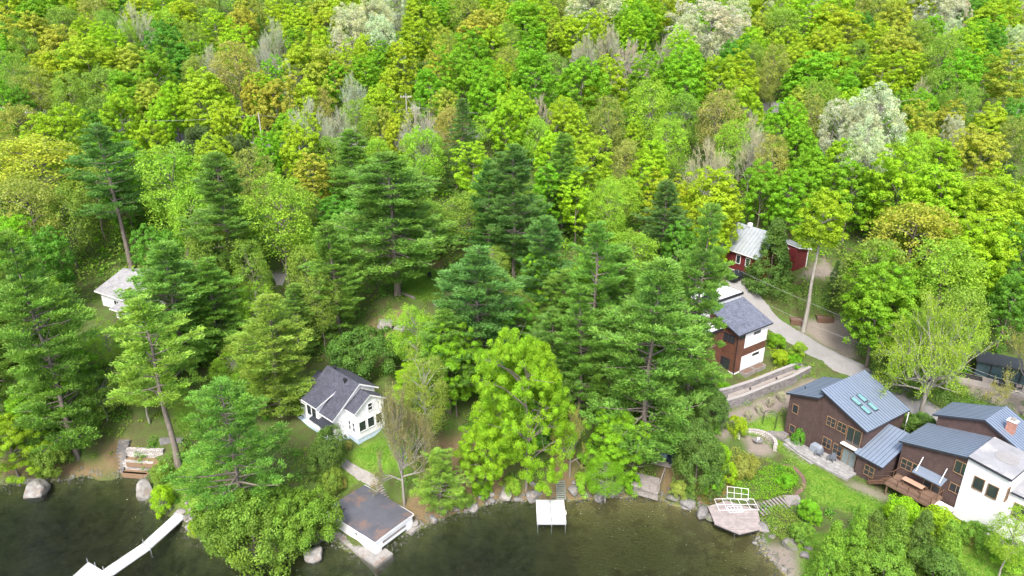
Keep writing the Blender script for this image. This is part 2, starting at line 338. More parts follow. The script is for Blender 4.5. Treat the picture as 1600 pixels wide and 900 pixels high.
bed = np.clip((XX - 2) / 6, 0, 1) * np.clip((YY - 30) / 10, 0, 1) * (XX < 60)
nx, ny = XX.shape
verts = np.stack([XX, YY, ZZ], -1).reshape(-1, 3)
ii, jj = np.meshgrid(np.arange(nx - 1), np.arange(ny - 1), indexing='ij'); k0 = (ii * ny + jj).ravel()
quads = np.stack([k0, k0 + ny, k0 + ny + 1, k0 + 1], -1)
def np_mesh(name, v, q, mat, attrs=None, smooth=False):
    me = bpy.data.meshes.new(name); me.vertices.add(len(v)); me.vertices.foreach_set('co', np.asarray(v, np.float32).ravel())
    m = q.shape[1]; me.loops.add(q.size); me.loops.foreach_set('vertex_index', q.astype(np.int32).ravel())
    me.polygons.add(len(q)); me.polygons.foreach_set('loop_start', np.arange(0, q.size, m, dtype=np.int32)); me.polygons.foreach_set('loop_total', np.full(len(q), m, np.int32))
    if smooth: me.polygons.foreach_set('use_smooth', np.ones(len(q), bool))
    for k, a in (attrs or {}).items():
        at_ = me.color_attributes.new(k, 'FLOAT_COLOR', 'POINT'); at_.data.foreach_set('color', np.asarray(a, np.float32).ravel())
    me.materials.append(mat); me.update(calc_edges=True); return me
m, t, b, _ = new_mat('ground'); tc = N(t, 'ShaderNodeTexCoord'); co = tc.outputs['Object']
att = N(t, 'ShaderNodeAttribute', attribute_name='cover'); sep = N(t, 'ShaderNodeSeparateColor'); t.links.new(att.outputs['Color'], sep.inputs[0])
n1 = noise_n(t, co, 0.6, 6, 0.7); n2 = noise_n(t, co, 5, 5, 0.8); n3 = noise_n(t, co, 0.25, 3)
base = mixc(t, ramp(t, n1, [(0.38, 0.0), (0.6, 1.0)]), (0.06, 0.065, 0.025), (0.06, 0.11, 0.02))
base = mixc(t, ramp(t, n2, [(0.5, 0.0), (0.75, 1.0)]), base, (0.10, 0.08, 0.045))
lawn = mixc(t, ramp(t, n1, [(0.35, 0.0), (0.65, 1.0)]), (0.075, 0.20, 0.016), (0.13, 0.22, 0.028))
lawn = mixc(t, ramp(t, n2, [(0.45, 0.0), (0.75, 0.7)]), lawn, (0.24, 0.22, 0.06))
lit = mixc(t, ramp(t, n2, [(0.35, 0.0), (0.65, 1.0)]), (0.17, 0.105, 0.068), (0.10, 0.095, 0.04))
grv = mixc(t, ramp(t, n2, [(0.35, 0.0), (0.65, 1.0)]), (0.215, 0.19, 0.17), (0.15, 0.128, 0.10))
c = mixc(t, sep.outputs[1], base, lit); c = mixc(t, sep.outputs[0], c, lawn); c = mixc(t, sep.outputs[2], c, grv)
geo = N(t, 'ShaderNodeSeparateXYZ'); t.links.new(co, geo.inputs[0])
bedc = mixc(t, ramp(t, n1, [(0.4, 0.0), (0.62, 1.0)]), (0.085, 0.10, 0.035), (0.04, 0.05, 0.02))
att2 = N(t, 'ShaderNodeAttribute', attribute_name='bed'); sb = N(t, 'ShaderNodeSeparateColor'); t.links.new(att2.outputs['Color'], sb.inputs[0])
bedl = mixc(t, ramp(t, n3, [(0.42, 0.0), (0.5, 1.0)]), (0.13, 0.12, 0.05), (0.20, 0.19, 0.08))
bedl = mixc(t, ramp(t, n2, [(0.45, 0.0), (0.8, 1.0)]), bedl, (0.05, 0.036, 0.02))
bedc = mixc(t, sb.outputs[0], bedc, bedl)
c = mixc(t, ramp(t, geo.outputs[2], [(0.0, 1.0), (0.12, 0.0)]), c, bedc)
t.links.new(c, b.inputs['Base Color']); b.inputs['Roughness'].default_value = 0.95; b.inputs['Specular IOR Level'].default_value = 0.15
bump(t, b, n2, 0.7, 0.12); MATS['ground'] = m
GROUND = m
cov = np.stack([*[a.ravel() for a in mk], np.ones(nx * ny)], -1); bd = np.stack([bed.ravel()] * 3 + [np.ones(nx * ny)], -1)
me = np_mesh('ground', verts, quads, GROUND, {'cover': cov, 'bed': bd}, True)
g = bpy.data.objects.new('ground', me); COL.objects.link(g); tag(g, kind='structure')

# ------------------------------------------------------------------ lake water: closed body with absorbing tint
m = bpy.data.materials.new('lake_water'); m.use_nodes = True; t = m.node_tree; t.nodes.clear(); out = t.nodes.new('ShaderNodeOutputMaterial')
tc = N(t, 'ShaderNodeTexCoord'); mp = N(t, 'ShaderNodeMapping'); mp.inputs['Scale'].default_value = (1.0, 1.9, 1); mp.inputs['Rotation'].default_value = (0, 0, math.radians(25))
t.links.new(tc.outputs['Object'], mp.inputs[0])
wn = noise_n(t, mp.outputs[0], 2.0, 3, 0.55); bp = N(t, 'ShaderNodeBump', Strength=1.0, Distance=0.55); t.links.new(wn, bp.inputs['Height'])
gl = N(t, 'ShaderNodeBsdfGlossy', Roughness=0.06); t.links.new(bp.outputs[0], gl.inputs['Normal']); gl.inputs[0].default_value = (0.42, 0.48, 0.43, 1)
tr = N(t, 'ShaderNodeBsdfTransparent'); fr = N(t, 'ShaderNodeFresnel', IOR=1.33); t.links.new(bp.outputs[0], fr.inputs['Normal'])
mx = N(t, 'ShaderNodeMixShader'); t.links.new(fr.outputs[0], mx.inputs[0]); t.links.new(tr.outputs[0], mx.inputs[1]); t.links.new(gl.outputs[0], mx.inputs[2]); t.links.new(mx.outputs[0], out.inputs['Surface'])
va = N(t, 'ShaderNodeVolumeAbsorption', Density=0.42); va.inputs[0].default_value = (0.30, 0.42, 0.16, 1); t.links.new(va.outputs[0], out.inputs['Volume'])
MATS['water'] = m
wm = MB(); wm.box(-300, 110, -59, 84, -7.5, 0.0)
wo_ = wm.build('lake_water', m, kind='structure')

# ------------------------------------------------------------------ ribbons (roads, paths)
CLEAR = []      # areas kept free of undergrowth
def ribbon(name, pts, width, mat, lift=0.06, step=0.8, **kw):
    ws = [Vector(hit(*p)) if len(p) == 2 else Vector(p) for p in pts]
    path = []
    for i in range(len(ws) - 1):
        p0, p1, p2, p3 = ws[max(i - 1, 0)], ws[i], ws[i + 1], ws[min(i + 2, len(ws) - 1)]
        n = max(2, int((p2 - p1).length / step))
        for k in range(n):
            s = k / n; path.append(0.5 * ((2 * p1) + (p2 - p0) * s + (2 * p0 - 5 * p1 + 4 * p2 - p3) * s * s + (3 * p1 - p0 - 3 * p2 + p3) * s ** 3))
    path.append(ws[-1]); nn = 9; v = []; f = []
    for i, p in enumerate(path):
        d = path[min(i + 1, len(path) - 1)] - path[max(i - 1, 0)]; d.z = 0; d.normalize(); sd_ = Vector((d.y, -d.x, 0))
        wv = width * (1 + 0.03 * math.sin(i * 0.7) + 0.02 * math.sin(i * 1.9))
        for k in range(nn):
            q = p + sd_ * wv * (k / (nn - 1) - 0.5); v.append((q.x, q.y, gz(q.x, q.y) + lift - (0.10 if k in (0, nn - 1) else 0)))
        CLEAR.append((p.x, p.y, width * 0.55))
    for i in range(len(path) - 1):
        for k in range(nn - 1): a = i * nn + k; f.append((a, a + 1, a + nn + 1, a + nn))
    return bpy_link(name, np_mesh(name, np.array(v), np.array(f), mat, None, True), **kw)
def bpy_link(name, me, parent=None, **kw):
    o = bpy.data.objects.new(name, me); COL.objects.link(o)
    if parent: o.parent = parent
    return tag(o, **kw)
ribbon('gravel_road', [(1140, 425), (1165, 455), (1200, 500), (1250, 532), (1300, 560), (1350, 585), (1400, 612), (1445, 640), (1480, 665), (1560, 700)], 4.2, GRAVEL, kind='structure')
ribbon('hillside_road', [(-60, 160), (40, 170), (120, 184), (200, 205), (300, 222), (410, 232), (540, 225), (650, 214), (760, 208), (860, 200), (1000, 190), (1160, 175), (1350, 176), (1500, 178), (1640, 176)], 5.5, plain('asphalt_road', (0.22, 0.215, 0.21), (0.16, 0.155, 0.15), 0.9, 1.0), 0.25, 2.0, kind='structure')
ribbon('garden_path', [(528, 716), (545, 730), (570, 745), (590, 757)], 1.3, CONC, 0.05, 0.5, kind='structure')
MULCH = plain('mulch', (0.16, 0.10, 0.075), (0.09, 0.06, 0.045), 0.95, 5, bstr=0.6)
ribbon('mulch_edging', [(1222, 727), (1240, 731), (1254, 745), (1255, 760), (1243, 772), (1234, 779)], 0.55, MULCH, 0.05, 0.4, kind='structure')
ribbon('side_road', [(405, 436), (425, 436), (445, 437)], 3.0, GRAVEL, kind='structure')

# ------------------------------------------------------------------ building frame and openings
class Bd:
    def __init__(s, name, x, y, z0, adeg, label, cat='house'):
        s.o = empty(name, (x, y, z0), math.radians(adeg), label, cat); s.x, s.y, s.z, s.a = x, y, z0, math.radians(adeg)
    def loc(s, p):
        c, n = math.cos(s.a), math.sin(s.a); X, Y = p[0] - s.x, p[1] - s.y; return (X * c + Y * n, -X * n + Y * c, p[2] - s.z)
    def wld(s, u, v, z=0):
        c, n = math.cos(s.a), math.sin(s.a); return (s.x + u * c - v * n, s.y + u * n + v * c, s.z + z)
    def on(s, ax, cval, px, py):            # where the pixel ray meets the wall plane ax = cval
        o = s.loc((0, 0, CAM_H)); d3 = ray(px, py); e = s.loc((d3[0], d3[1], d3[2] + CAM_H)); d = [e[i] - o[i] for i in range(3)]
        i = 0 if ax == 'u' else 1; k = (cval - o[i]) / d[i]; return (o[1 - i] + d[1 - i] * k, o[2] + d[2] * k)
    def win(s, ax, cval, out, ctr, w_, h_, nx=1, ny=1, frame=WOODTRIM, name='window', fw=0.065, px=True, glass=GLASS, mull=None, label=None):
        a, z = s.on(ax, cval, *ctr) if px else ctr
        def bx(mb, a0, a1, d0, d1, z0, z1):
            d0, d1 = sorted((cval + out * d0, cval + out * d1))
            if ax == 'v': mb.box(a0, a1, d0, d1, z0, z1)
            else: mb.box(d0, d1, a0, a1, z0, z1)
        f = MB(); a0, a1, z0, z1 = a - w_ / 2, a + w_ / 2, z - h_ / 2, z + h_ / 2
        bx(f, a0 - fw, a0, -0.02, 0.09, z0 - fw, z1 + fw); bx(f, a1, a1 + fw, -0.02, 0.09, z0 - fw, z1 + fw)
        bx(f, a0, a1, -0.02, 0.09, z1, z1 + fw); bx(f, a0, a1, -0.02, 0.11, z0 - fw, z0)
        for i in range(1, nx): q = a0 + (a1 - a0) * i / nx; bx(f, q - 0.03, q + 0.03, -0.02, 0.07, z0, z1)
        for i in range(1, ny): q = z0 + (z1 - z0) * i / ny; bx(f, a0, a1, -0.02, 0.065, q - 0.025, q + 0.025)
        fo = f.build(name, frame, s.o, label=label)
        g_ = MB(); bx(g_, a0 - 0.01, a1 + 0.01, -0.015, 0.03, z0 - 0.01, z1 + 0.01); g_.build('pane', glass, fo); return fo
def roof(s, pts, th, mat, ribn=0, ribm=None, name='roof', parent=None, fascia=DARKTRIM, seam_rot=False):
    r = MB(); r.slab(pts, th); 
    # fascia colour on the sides
    for k in range(len(r.f)): r.m[k] = 0 if k == 1 else 2
    if ribn:
        r.mi = 1; q = pts if not seam_rot else pts[1:] + pts[:1]; r.ribs(q, ribn)
    return r.build(name, [mat, ribm or mat, fascia], parent or s.o)

# ---- house A: brown brick house
A = Bd('brick_house', 38.95, 75.43, 2.45, -57.5, 'brown brick house with a big blue metal shed roof, four skylights and a patio')
wl = MB()
wl.vol(-3.81, 0.05, -0.84, 6.4, -1.2, (6.0, 7.35, 7.35, 6.0)); wl.vol(0.05, 6.14, 0.0, 8.6, -1.2, (8.15, 5.75, 5.75, 8.15))
wl.vol(6.14, 9.2, -0.57, 5.0, -1.2, (2.75, 2.75, 4.6, 4.6)); wl.build('wall', BRICK, A.o)
roof(A, [(-4.2, -1.25, 6.22), (0.35, -1.25, 7.75), (0.02, 6.6, 7.65), (-4.2, 6.6, 6.22)], 0.22, METALROOF, 16, RIBM)
roof(A, [(-0.12, -0.42, 8.48), (6.55, -0.42, 5.92), (6.55, 8.85, 5.92), (-0.12, 8.85, 8.48)], 0.22, METALROOF, 19, RIBM)
roof(A, [(5.9, -1.0, 2.9), (9.5, -1.0, 2.9), (9.5, 5.2, 4.95), (5.9, 5.2, 4.95)], 0.2, METALROOF, 8, RIBM, seam_rot=True)
for c_, s_ in (((1243, 639), (0.75, 1.15)), ((1238, 670), (0.75, 1.0))): A.win('v', -0.84, -1, c_, *s_)
for c_, s_, n_ in (((1299, 659.5), (1.1, 1.15), (2, 2)), ((1315.5, 668), (1.1, 1.15), (2, 2)), ((1292, 692), (1.1, 1.3), (2, 2)), ((1308.5, 703), (1.1, 1.4), (2, 2))): A.win('v', 0, -1, c_, *s_, *n_)
A.win('v', -0.57, -1, (1358, 736), 1.1, 1.25, 2, 2)
du, dz = A.on('v', 0, 1334, 683); A.win('v', 0, -1, (du, dz), 1.75, 2.2, 2, 1, name='balcony_door', px=False)
MB().box(du - 1.15, du + 1.15, -0.62, -0.01, dz - 1.35, dz - 1.2).build('balcony_slab', WHITE, A.o)
bal = MB(); bal.box(du - 1.1, du + 1.1, -0.02, 0.0 - 0.12, dz - 1.19, dz - 1.1)
du2, dz2 = A.on('v', 0, 1326, 716); A.win('v', 0, -1, (min(du2, 5.0), 1.1), 1.7, 2.1, 2, 1, name='patio_door', px=False, glass=plain('door_glass', (0.16, 0.2, 0.2), None, 0.08, 1, bstr=0))
# skylights
def sky_l(px, py):
    # intersect with roof plane z = 8.48 - k*(u+0.12)
    k = (8.48 - 5.92) / 6.67; o = A.loc((0, 0, CAM_H)); d3 = ray(px, py); e = A.loc((d3[0], d3[1], d3[2] + CAM_H)); d = [e[i] - o[i] for i in range(3)]
    tt = (8.48 - k * (o[0] + 0.12) - o[2]) / (d[2] + k * d[0]); u, v = o[0] + d[0] * tt, o[1] + d[1] * tt
    f = MB(); zt = lambda uu: 8.48 - k * (uu + 0.12)
    def q(u0, u1, v0, v1, h): return [(u0, v0, zt(u0) + h), (u1, v0, zt(u1) + h), (u1, v1, zt(u1) + h), (u0, v1, zt(u0) + h)]
    f.slab(q(u - 0.62, u + 0.62, v - 0.38, v + 0.38, 0.10), 0.13); fo = f.build('skylight', DARKTRIM, A.o)
    MB().slab(q(u - 0.54, u + 0.54, v - 0.31, v + 0.31, 0.125), 0.03).build('pane', SKYGLASS, fo)
for p in ((1337.5, 627.5), (1347, 622.5), (1352.5, 641), (1363.5, 636)): sky_l(*p)
MB().tube((-3.2, 1.2, 6.3), (-3.2, 1.2, 6.9), 0.06).build('vent_pipe', BLACKM, A.o)
MB().box(6.56, 6.66, 8.4, 8.5, 0, 5.7).build('downspout', WHITEM, A.o)

# patio with steps
pt = MB(); pt.prism([(0.0, -0.02), (0.0, -0.86), (-2.6, -0.87), (-2.9, -2.2), (-0.2, -2.9), (4.0, -3.0), (6.6, -2.6), (6.5, -0.65), (6.1, -0.62), (6.1, -0.02)], -0.5, 0.12)
pt.prism([(-2.3, -2.35), (-2.5, -2.75), (2.2, -3.4), (2.3, -3.02), (-0.25, -2.93)], -0.5, -0.05)
pt.build('paved_patio', bricks('patio_slabs', (0.25, 0.25, 0.245), (0.20, 0.2, 0.198), (0.12, 0.118, 0.11), 0.6, 0.6, 0.9, 0.02), A.o)

# ---- house B: brick and white house to the right
B = Bd('brick_and_white_house', 45.62, 68.03, 2.63, -55.5, 'brick house with stepped blue metal roofs, a white block and orange chimney')
wb = MB(); wb.vol(0, 6.75, 0, 6.0, -1.2, (5.45, 7.25, 7.25, 5.45))
wb.vol(0.6, 5.4, 6.1, 10.2, -1.2, (7.15, 9.0, 9.0, 7.15)); wb.vol(5.4, 11.6, 6.1, 10.8, -1.2, (9.0, 6.1, 6.1, 9.0)); wb.build('wall', BRICK, B.o)
ww = MB(); ww.vol(6.75, 10.8, -0.12, 5.6, -1.6, (7.45, 7.1, 7.2, 7.6)); ww.vol(10.8, 16, 0.9, 6.0, -1.6, (5.2, 5.2, 5.9, 5.9)); ww.build('wall', WHITE, B.o, label='rendered white wall of the lakeside block')
roof(B, [(-0.35, -0.4, 5.65), (6.75, -0.4, 7.55), (6.75, 6.2, 7.55), (-0.35, 6.2, 5.65)], 0.22, METALROOF, 15, RIBM)
roof(B, [(0.1, 5.7, 7.3), (5.4, 5.7, 9.3), (5.4, 10.5, 9.3), (0.1, 10.5, 7.3)], 0.22, METALROOF, 11, RIBM)
roof(B, [(5.4, 5.7, 9.3), (12.0, 5.7, 6.3), (12.0, 11.0, 6.3), (5.4, 11.0, 9.3)], 0.22, METALROOF, 12, RIBM)
roof(B, [(6.75, -0.45, 7.72), (11.05, -0.45, 7.35), (11.05, 5.68, 7.5), (6.75, 5.68, 7.85)], 0.3, MEMBR)
roof(B, [(11.06, 0.6, 5.4), (16.5, 0.6, 5.4), (16.5, 5.6, 6.1), (11.06, 5.6, 6.1)], 0.22, MEMBR)
cm = MB(); n_ = 18; cm.prism([(9.2 + 1.15 * math.cos(2 * math.pi * i / n_), 2.9 + 1.15 * math.sin(2 * math.pi * i / n_)) for i in range(n_)], 7.0, lambda p: 7.72 - (p[0] - 6.75) * 0.083 + (p[1] + 0.45) * 0.022 + 0.04)
cm.build('gravel_disc', GRAVEL, B.o)
cu, cv = 7.5, 7.3
ch = MB(); ch.box(cu - 0.42, cu + 0.42, cv - 0.34, cv + 0.34, 7.0, 9.7); cho = ch.build('chimney', ORBRICK, B.o)
MB().box(cu - 0.5, cu + 0.5, cv - 0.42, cv + 0.42, 9.7, 9.82).build('cap', WHITE, cho); MB().box(cu - 0.22, cu + 0.22, cv - 0.22, cv + 0.22, 9.82, 10.05).build('flue', CONC, cho)
for c_, s_, n__ in (((1416.5, 726), (1.15, 1.2), (2, 2)), ((1434, 734.5), (1.15, 1.2), (2, 2)), ((1502.5, 732), (1.35, 1.45), (2, 1)), ((1494, 764), (1.3, 1.0), (2, 1))): B.win('v', 0, -1, c_, *s_, *n__)
for c_, s_ in (((1451, 752), (0.85, 2.0)), ((1463, 759), (0.85, 2.0))): B.win('v', 0, -1, c_, *s_, 1, 2, name='glazed_door')
for c_ in ((1529, 756), (1550.5, 768)): B.win('v', -0.12, -1, c_, 0.95, 1.45, 1, 1)
B.win('u', 10.8, 1, (0.4, 5.0), 0.6, 1.6, px=False)
for c_ in (1.2, 3.0): B.win('v', 0.9, -1, (11.0 + c_, 3.4), 1.2, 1.6, px=False)
a0 = B.on('v', -0.05, 1457, 738)
aw = MB(); aw.slab([(a0[0] - 1.6, -1.25, a0[1] - 0.35), (a0[0] + 1.6, -1.25, a0[1] - 0.35), (a0[0] + 1.6, -0.02, a0[1] + 0.05), (a0[0] - 1.6, -0.02, a0[1] + 0.05)], 0.12); awo = aw.build('awning', METALROOF, B.o)
for s_ in (-1.3, 1.3): MB().bar((a0[0] + s_, -1.1, a0[1] - 0.2), (a0[0] + s_, -0.02, a0[1] + 1.3), 0.07, 0.07).build('tie_rod', WHITEM, awo)
# deck of house B
DK = plain('brown_deck_boards', (0.18, 0.115, 0.08), (0.125, 0.08, 0.055), 0.7, 3)
dk = MB()
for i in range(17): dk.box(0.35, 5.3, -2.75 + i * 0.16, -2.75 + i * 0.16 + 0.145, 1.22, 1.27)
dk.box(0.3, 5.35, -2.85, -2.76, 0.95, 1.30); dk.box(0.25, 0.34, -2.85, -0.02, 0.95, 1.28); dk.box(5.31, 5.4, -2.85, -0.02, 0.95, 1.28)
for u_ in (0.5, 2.8, 5.1): dk.box(u_ - 0.07, u_ + 0.07, -2.7, -2.56, -1.2, 1.21)
dko = dk.build('deck', DK, B.o)
rl = MB()
for u_ in np.linspace(0.35, 5.3, 5): rl.box(u_ - 0.04, u_ + 0.04, -2.80, -2.72, 1.27, 2.2)
rl.box(0.3, 5.35, -2.81, -2.71, 2.2, 2.26)
for z_ in (1.45, 1.63, 1.81, 1.99): rl.box(0.34, 5.31, -2.775, -2.755, z_, z_ + 0.02)
for v_ in (-0.1, -1.4): rl.box(5.27, 5.35, v_ - 0.04, v_ + 0.04, 1.27, 2.2)
rl.box(5.26, 5.36, -2.7, -0.05, 2.2, 2.26); rl.box(0.3, 0.38, -1.35, -0.05, 2.2, 2.26); rl.box(0.3, 0.38, -1.35, -1.28, 1.27, 2.2)
rl.build('railing', CEDARWOOD, dko)
st = MB()
for i in range(7): st.box(0.25 - (i + 1) * 0.27, 0.25 - i * 0.27, -2.7, -1.45, 1.22 - (i + 1) * 0.18 + 0.13, 1.22 - (i + 1) * 0.18 + 0.17)
for v_ in (-2.78, -1.42): st.bar((0.25, v_, 1.1), (-1.7, v_, -0.15), 0.06, 0.25); st.bar((0.3, v_, 2.15), (-1.6, v_, 0.95), 0.07, 0.06); st.box(-1.65, -1.57, v_ - .04, v_ + .04, -0.3, 0.95)
st.build('stairs', CEDARWOOD, dko)

# ---- house W: white gabled house by the boathouse
W = Bd('white_gabled_house', -26.6, 77.2, 4.25, -42.5, 'white clapboard house with dark slate shingle gables above the boathouse')
Lm, Wm, mr = 6.3, 6.3, 3.9
ze, zr_, er = 4.0, 7.35, 5.9
wh = MB()
wh.prism([(0, 0), (Lm, 0), (Lm, mr), (0, mr)], -1.0, lambda p: (ze - 0.2) if p[1] < 1 else (zr_ - 0.25)); wh.prism([(0, mr), (Lm, mr), (Lm, Wm), (0, Wm)], -1.0, lambda p: (zr_ - 0.25) if p[1] < mr + .1 else (er - 0.25))
wh.prism([(Lm, 1.9), (Lm + 1.9, 1.9), (Lm + 1.9, 4.1), (Lm, 4.1)], 0.75, lambda p: 4.75 if p[1] < 2 else 6.2); wh.prism([(Lm, 4.1), (Lm + 1.9, 4.1), (Lm + 1.9, 6.2), (Lm, 6.2)], 0.75, lambda p: 6.2 if p[1] < 4.2 else 4.9)
wh.prism([(-2.6, 0.6), (0, 0.6), (0, 6), (-2.6, 6)], -1.0, lambda p: 3.2 if p[1] < 1 else 4.9)
wh.vol(0.9, 3.7, -0.55, 2.5, 1.2, (4.75, 4.75, 5.4, 5.4))
wh.build('wall', SIDING, W.o)
fd = MB(); fd.box(Lm + 0.05, Lm + 1.82, 1.98, 6.12, -1.3, 0.75); fd.box(-2.5, Lm + 0.02, -0.06, 6.0, -1.2, 0.35); fd.build('foundation', BLUEFND, W.o)
roof(W, [(-0.4, -0.45, ze - 0.1), (Lm + 0.4, -0.45, ze - 0.1), (Lm + 0.4, mr, zr_), (-0.4, mr, zr_)], 0.22, SHINGLE, fascia=WHITE)
roof(W, [(-0.4, mr, zr_), (Lm + 0.4, mr, zr_), (Lm + 0.4, Wm + 0.4, er - 0.2), (-0.4, Wm + 0.4, er - 0.2)], 0.22, SHINGLE, fascia=WHITE)
roof(W, [(Lm + 0.1, 1.55, 4.7), (Lm + 2.2, 1.55, 4.7), (Lm + 2.2, 4.1, 6.42), (Lm + 0.1, 4.1, 6.42)], 0.2, SHINGLE, fascia=WHITE)
roof(W, [(Lm + 0.1, 4.1, 6.42), (Lm + 2.2, 4.1, 6.42), (Lm + 2.2, 6.5, 4.95), (Lm + 0.1, 6.5, 4.95)], 0.2, SHINGLE, fascia=WHITE)
roof(W, [(0.6, -0.95, 4.82), (4.0, -0.95, 4.82), (4.0, 2.9, 6.25), (0.6, 2.9, 6.25)], 0.2, SHINGLE, fascia=WHITE)
roof(W, [(-3.0, 0.2, 3.3), (-0.35, 0.2, 3.3), (-0.35, 3.9, 5.6), (-3.0, 3.9, 5.6)], 0.2, SHINGLE, fascia=WHITE)
roof(W, [(-3.0, 3.9, 5.6), (-0.35, 3.9, 5.6), (-0.35, 6.4, 4.6), (-3.0, 6.4, 4.6)], 0.2, SHINGLE, fascia=WHITE)
roof(W, [(2.3, -1.1, 2.75), (Lm + 0.1, -1.1, 2.75), (Lm + 0.1, -0.02, 3.15), (2.3, -0.02, 3.15)], 0.14, DARKTRIM, name='lower_eave')
for u_ in (1.7, 2.8): W.win('v', -0.55, -1, (u_, 3.6), 0.62, 1.25, 1, 2, DARKTRIM, px=False, fw=0.05)
W.win('v', 0, -1, (4.0, 1.7), 1.7, 1.2, 3, 1, WHITE, px=False)
W.win('v', 0, -1, (5.6, 1.6), 0.6, 1.1, 1, 2, WHITE, px=False)
for u_ in (Lm + 0.5, Lm + 1.35): W.win('v', 1.9, -1, (u_, 2.35), 0.42, 1.3, 1, 2, WHITE, px=False)
for v_ in (2.75, 4.05, 5.3): W.win('u', Lm + 1.9, 1, (v_, 2.4), 0.95, 1.35, 1, 1, WHITE, px=False)
W.win('u', Lm + 1.9, 1, (4.1, 4.6), 0.62, 0.95, 1, 2, WHITE, px=False)
for u_, v_ in ((1.0, 4.2), (4.4, 3.3)):
    z_ = zr_ - abs(v_ - mr) * 0.8; MB().tube((u_, v_, z_ - 0.2), (u_, v_, z_ + 0.35), 0.12).tube((u_, v_, z_ + 0.35), (u_, v_, z_ + 0.6), 0.25, 0.22).build('roof_vent', BLACKM, W.o)

# ---- boathouse
BO = Bd('boathouse', -21.2, 63.47, 0.0, -38.33, 'white boathouse with a flat stained grey roof and open water door', 'boathouse')
L, Wd = 8.31, 5.82
bw = MB(); bw.box(0.15, L - 0.15, 0.15, 0.4, -1.2, 1.85); bw.box(0.15, L - 0.15, Wd - 0.4, Wd - 0.15, -1.2, 1.85); bw.box(0.15, 0.4, 0.4, Wd - 0.4, -1.2, 1.85)
bw.box(L - 0.4, L - 0.15, 0.4, 1.0, -1.2, 1.85); bw.box(L - 0.4, L - 0.15, Wd - 1.0, Wd - 0.4, -1.2, 1.85); bw.box(L - 0.4, L - 0.15, 1.0, Wd - 1.0, 0.62, 1.85)
bw.build('wall', WHITE, BO.o)
MB().box(L - 0.16, L - 0.12, 1.2, Wd - 1.2, 1.05, 1.35).build('door_rail', CONC, BO.o)
ROOFM = plain('stained_flat_roofing', (0.078, 0.082, 0.098), (0.055, 0.058, 0.07), 0.85, 0.5, grime=(0.12, 0.085, 0.072))
fl = MB(); NU, NV = 8, 6
P4 = lambda i, j: (L * i / NU, Wd * j / NV, 2.1 + 0.28 * math.sin(math.pi * min(1, (j / NV) * 1.0)) * 0.6 - 0.05 * abs(i / NU - 0.5))
for i in range(NU):
    for j in range(NV):
        fl.poly([P4(i, j), P4(i + 1, j), P4(i + 1, j + 1), P4(i, j + 1)])
fl.mi = 1
fl.box(0, L, 0, 0.05, 1.85, 2.09); fl.box(0, L, Wd - 0.05, Wd, 1.85, 2.09); fl.box(0, 0.05, 0.05, Wd - 0.05, 1.85, 2.09); fl.box(L - 0.05, L, 0.05, Wd - 0.05, 1.85, 2.09); fl.box(0.05, L - 0.05, 0.05, Wd - 0.05, 1.86, 1.9)
fl.build('roof', [ROOFM, WHITE], BO.o)
MB().box(0.5, 2.0, 0.3, 1.35, 2.14, 2.3).build('tar_patch', plain('tar_paper', (0.02, 0.02, 0.022), (0.05, 0.05, 0.05), 0.6, 3, grime=(0.3, 0.3, 0.3)), BO.o)
MB().box(L - 3.35, L - 3.05, 0.09, 0.148, 1.35, 1.5).build('wall_lamp', BLACKM, BO.o)
lg = MB(); lg.prism([(0.6, 0.13), (0.6, -0.9), (2.5, -0.8), (L - 2.0, -1.0), (L + 1.1, -0.9), (L + 1.2, 1.4), (L - 0.1, 1.4), (L - 0.1, 0.13)], -1.5, 0.32); lg.prism([(L - 0.1, Wd - 1.1), (L + 0.5, Wd - 1.0), (L + 0.4, Wd + 0.6), (L - 0.6, Wd + 0.5), (L - 0.6, Wd - 0.12), (L - 0.1, Wd - 0.12)], -1.5, 0.35)
lg.build('concrete_ledge', CONC, BO.o)
CLEAR += [(*BO.wld(u_, v_)[:2], 2.2) for u_ in (1, 3, 5, 7) for v_ in (1.3, 4.3)]
# stairs beside boathouse
sw = MB(); a1 = Vector(hit(590, 757)); b1 = Vector(hit(610, 779)); b1.z = 0.9; a1.z = 2.3
d = (b1 - a1); dh = Vector((d.x, d.y, 0)).normalized(); sd_ = Vector((dh.y, -dh.x, 0)); n_ = 8; Lh = Vector((d.x, d.y, 0)).length
for i in range(n_):
    p = a1 + dh * (Lh * i / n_); q = a1 + dh * (Lh * (i + 1) / n_); z1 = a1.z + d.z * i / n_
    c4 = [p + sd_ * 0.55, q + sd_ * 0.55, q - sd_ * 0.55, p - sd_ * 0.55]; sw.hexa([(c.x, c.y, z1 - 0.8) for c in c4], [(c.x, c.y, z1) for c in c4])
sto = sw.build('stone_stairs', CONC, label='concrete stairs going down beside the boathouse roof', cat='stairs')
p = a1 + sd_ * -0.7; q = b1 + sd_ * -0.7
MB().hexa([p + Vector((0, 0, -1.2)), p - sd_ * .22 + Vector((0, 0, -1.2)), q - sd_ * .22 + Vector((0, 0, -1.2)), q + Vector((0, 0, -1.2))], [p + Vector((0, 0, .35)), p - sd_ * .22 + Vector((0, 0, .35)), q - sd_ * .22 + Vector((0, 0, .35)), q + Vector((0, 0, .35))]).build('side_wall', CONC, sto)
CLEAR += [(a1.x, a1.y, 1.4), (b1.x, b1.y, 1.4)]

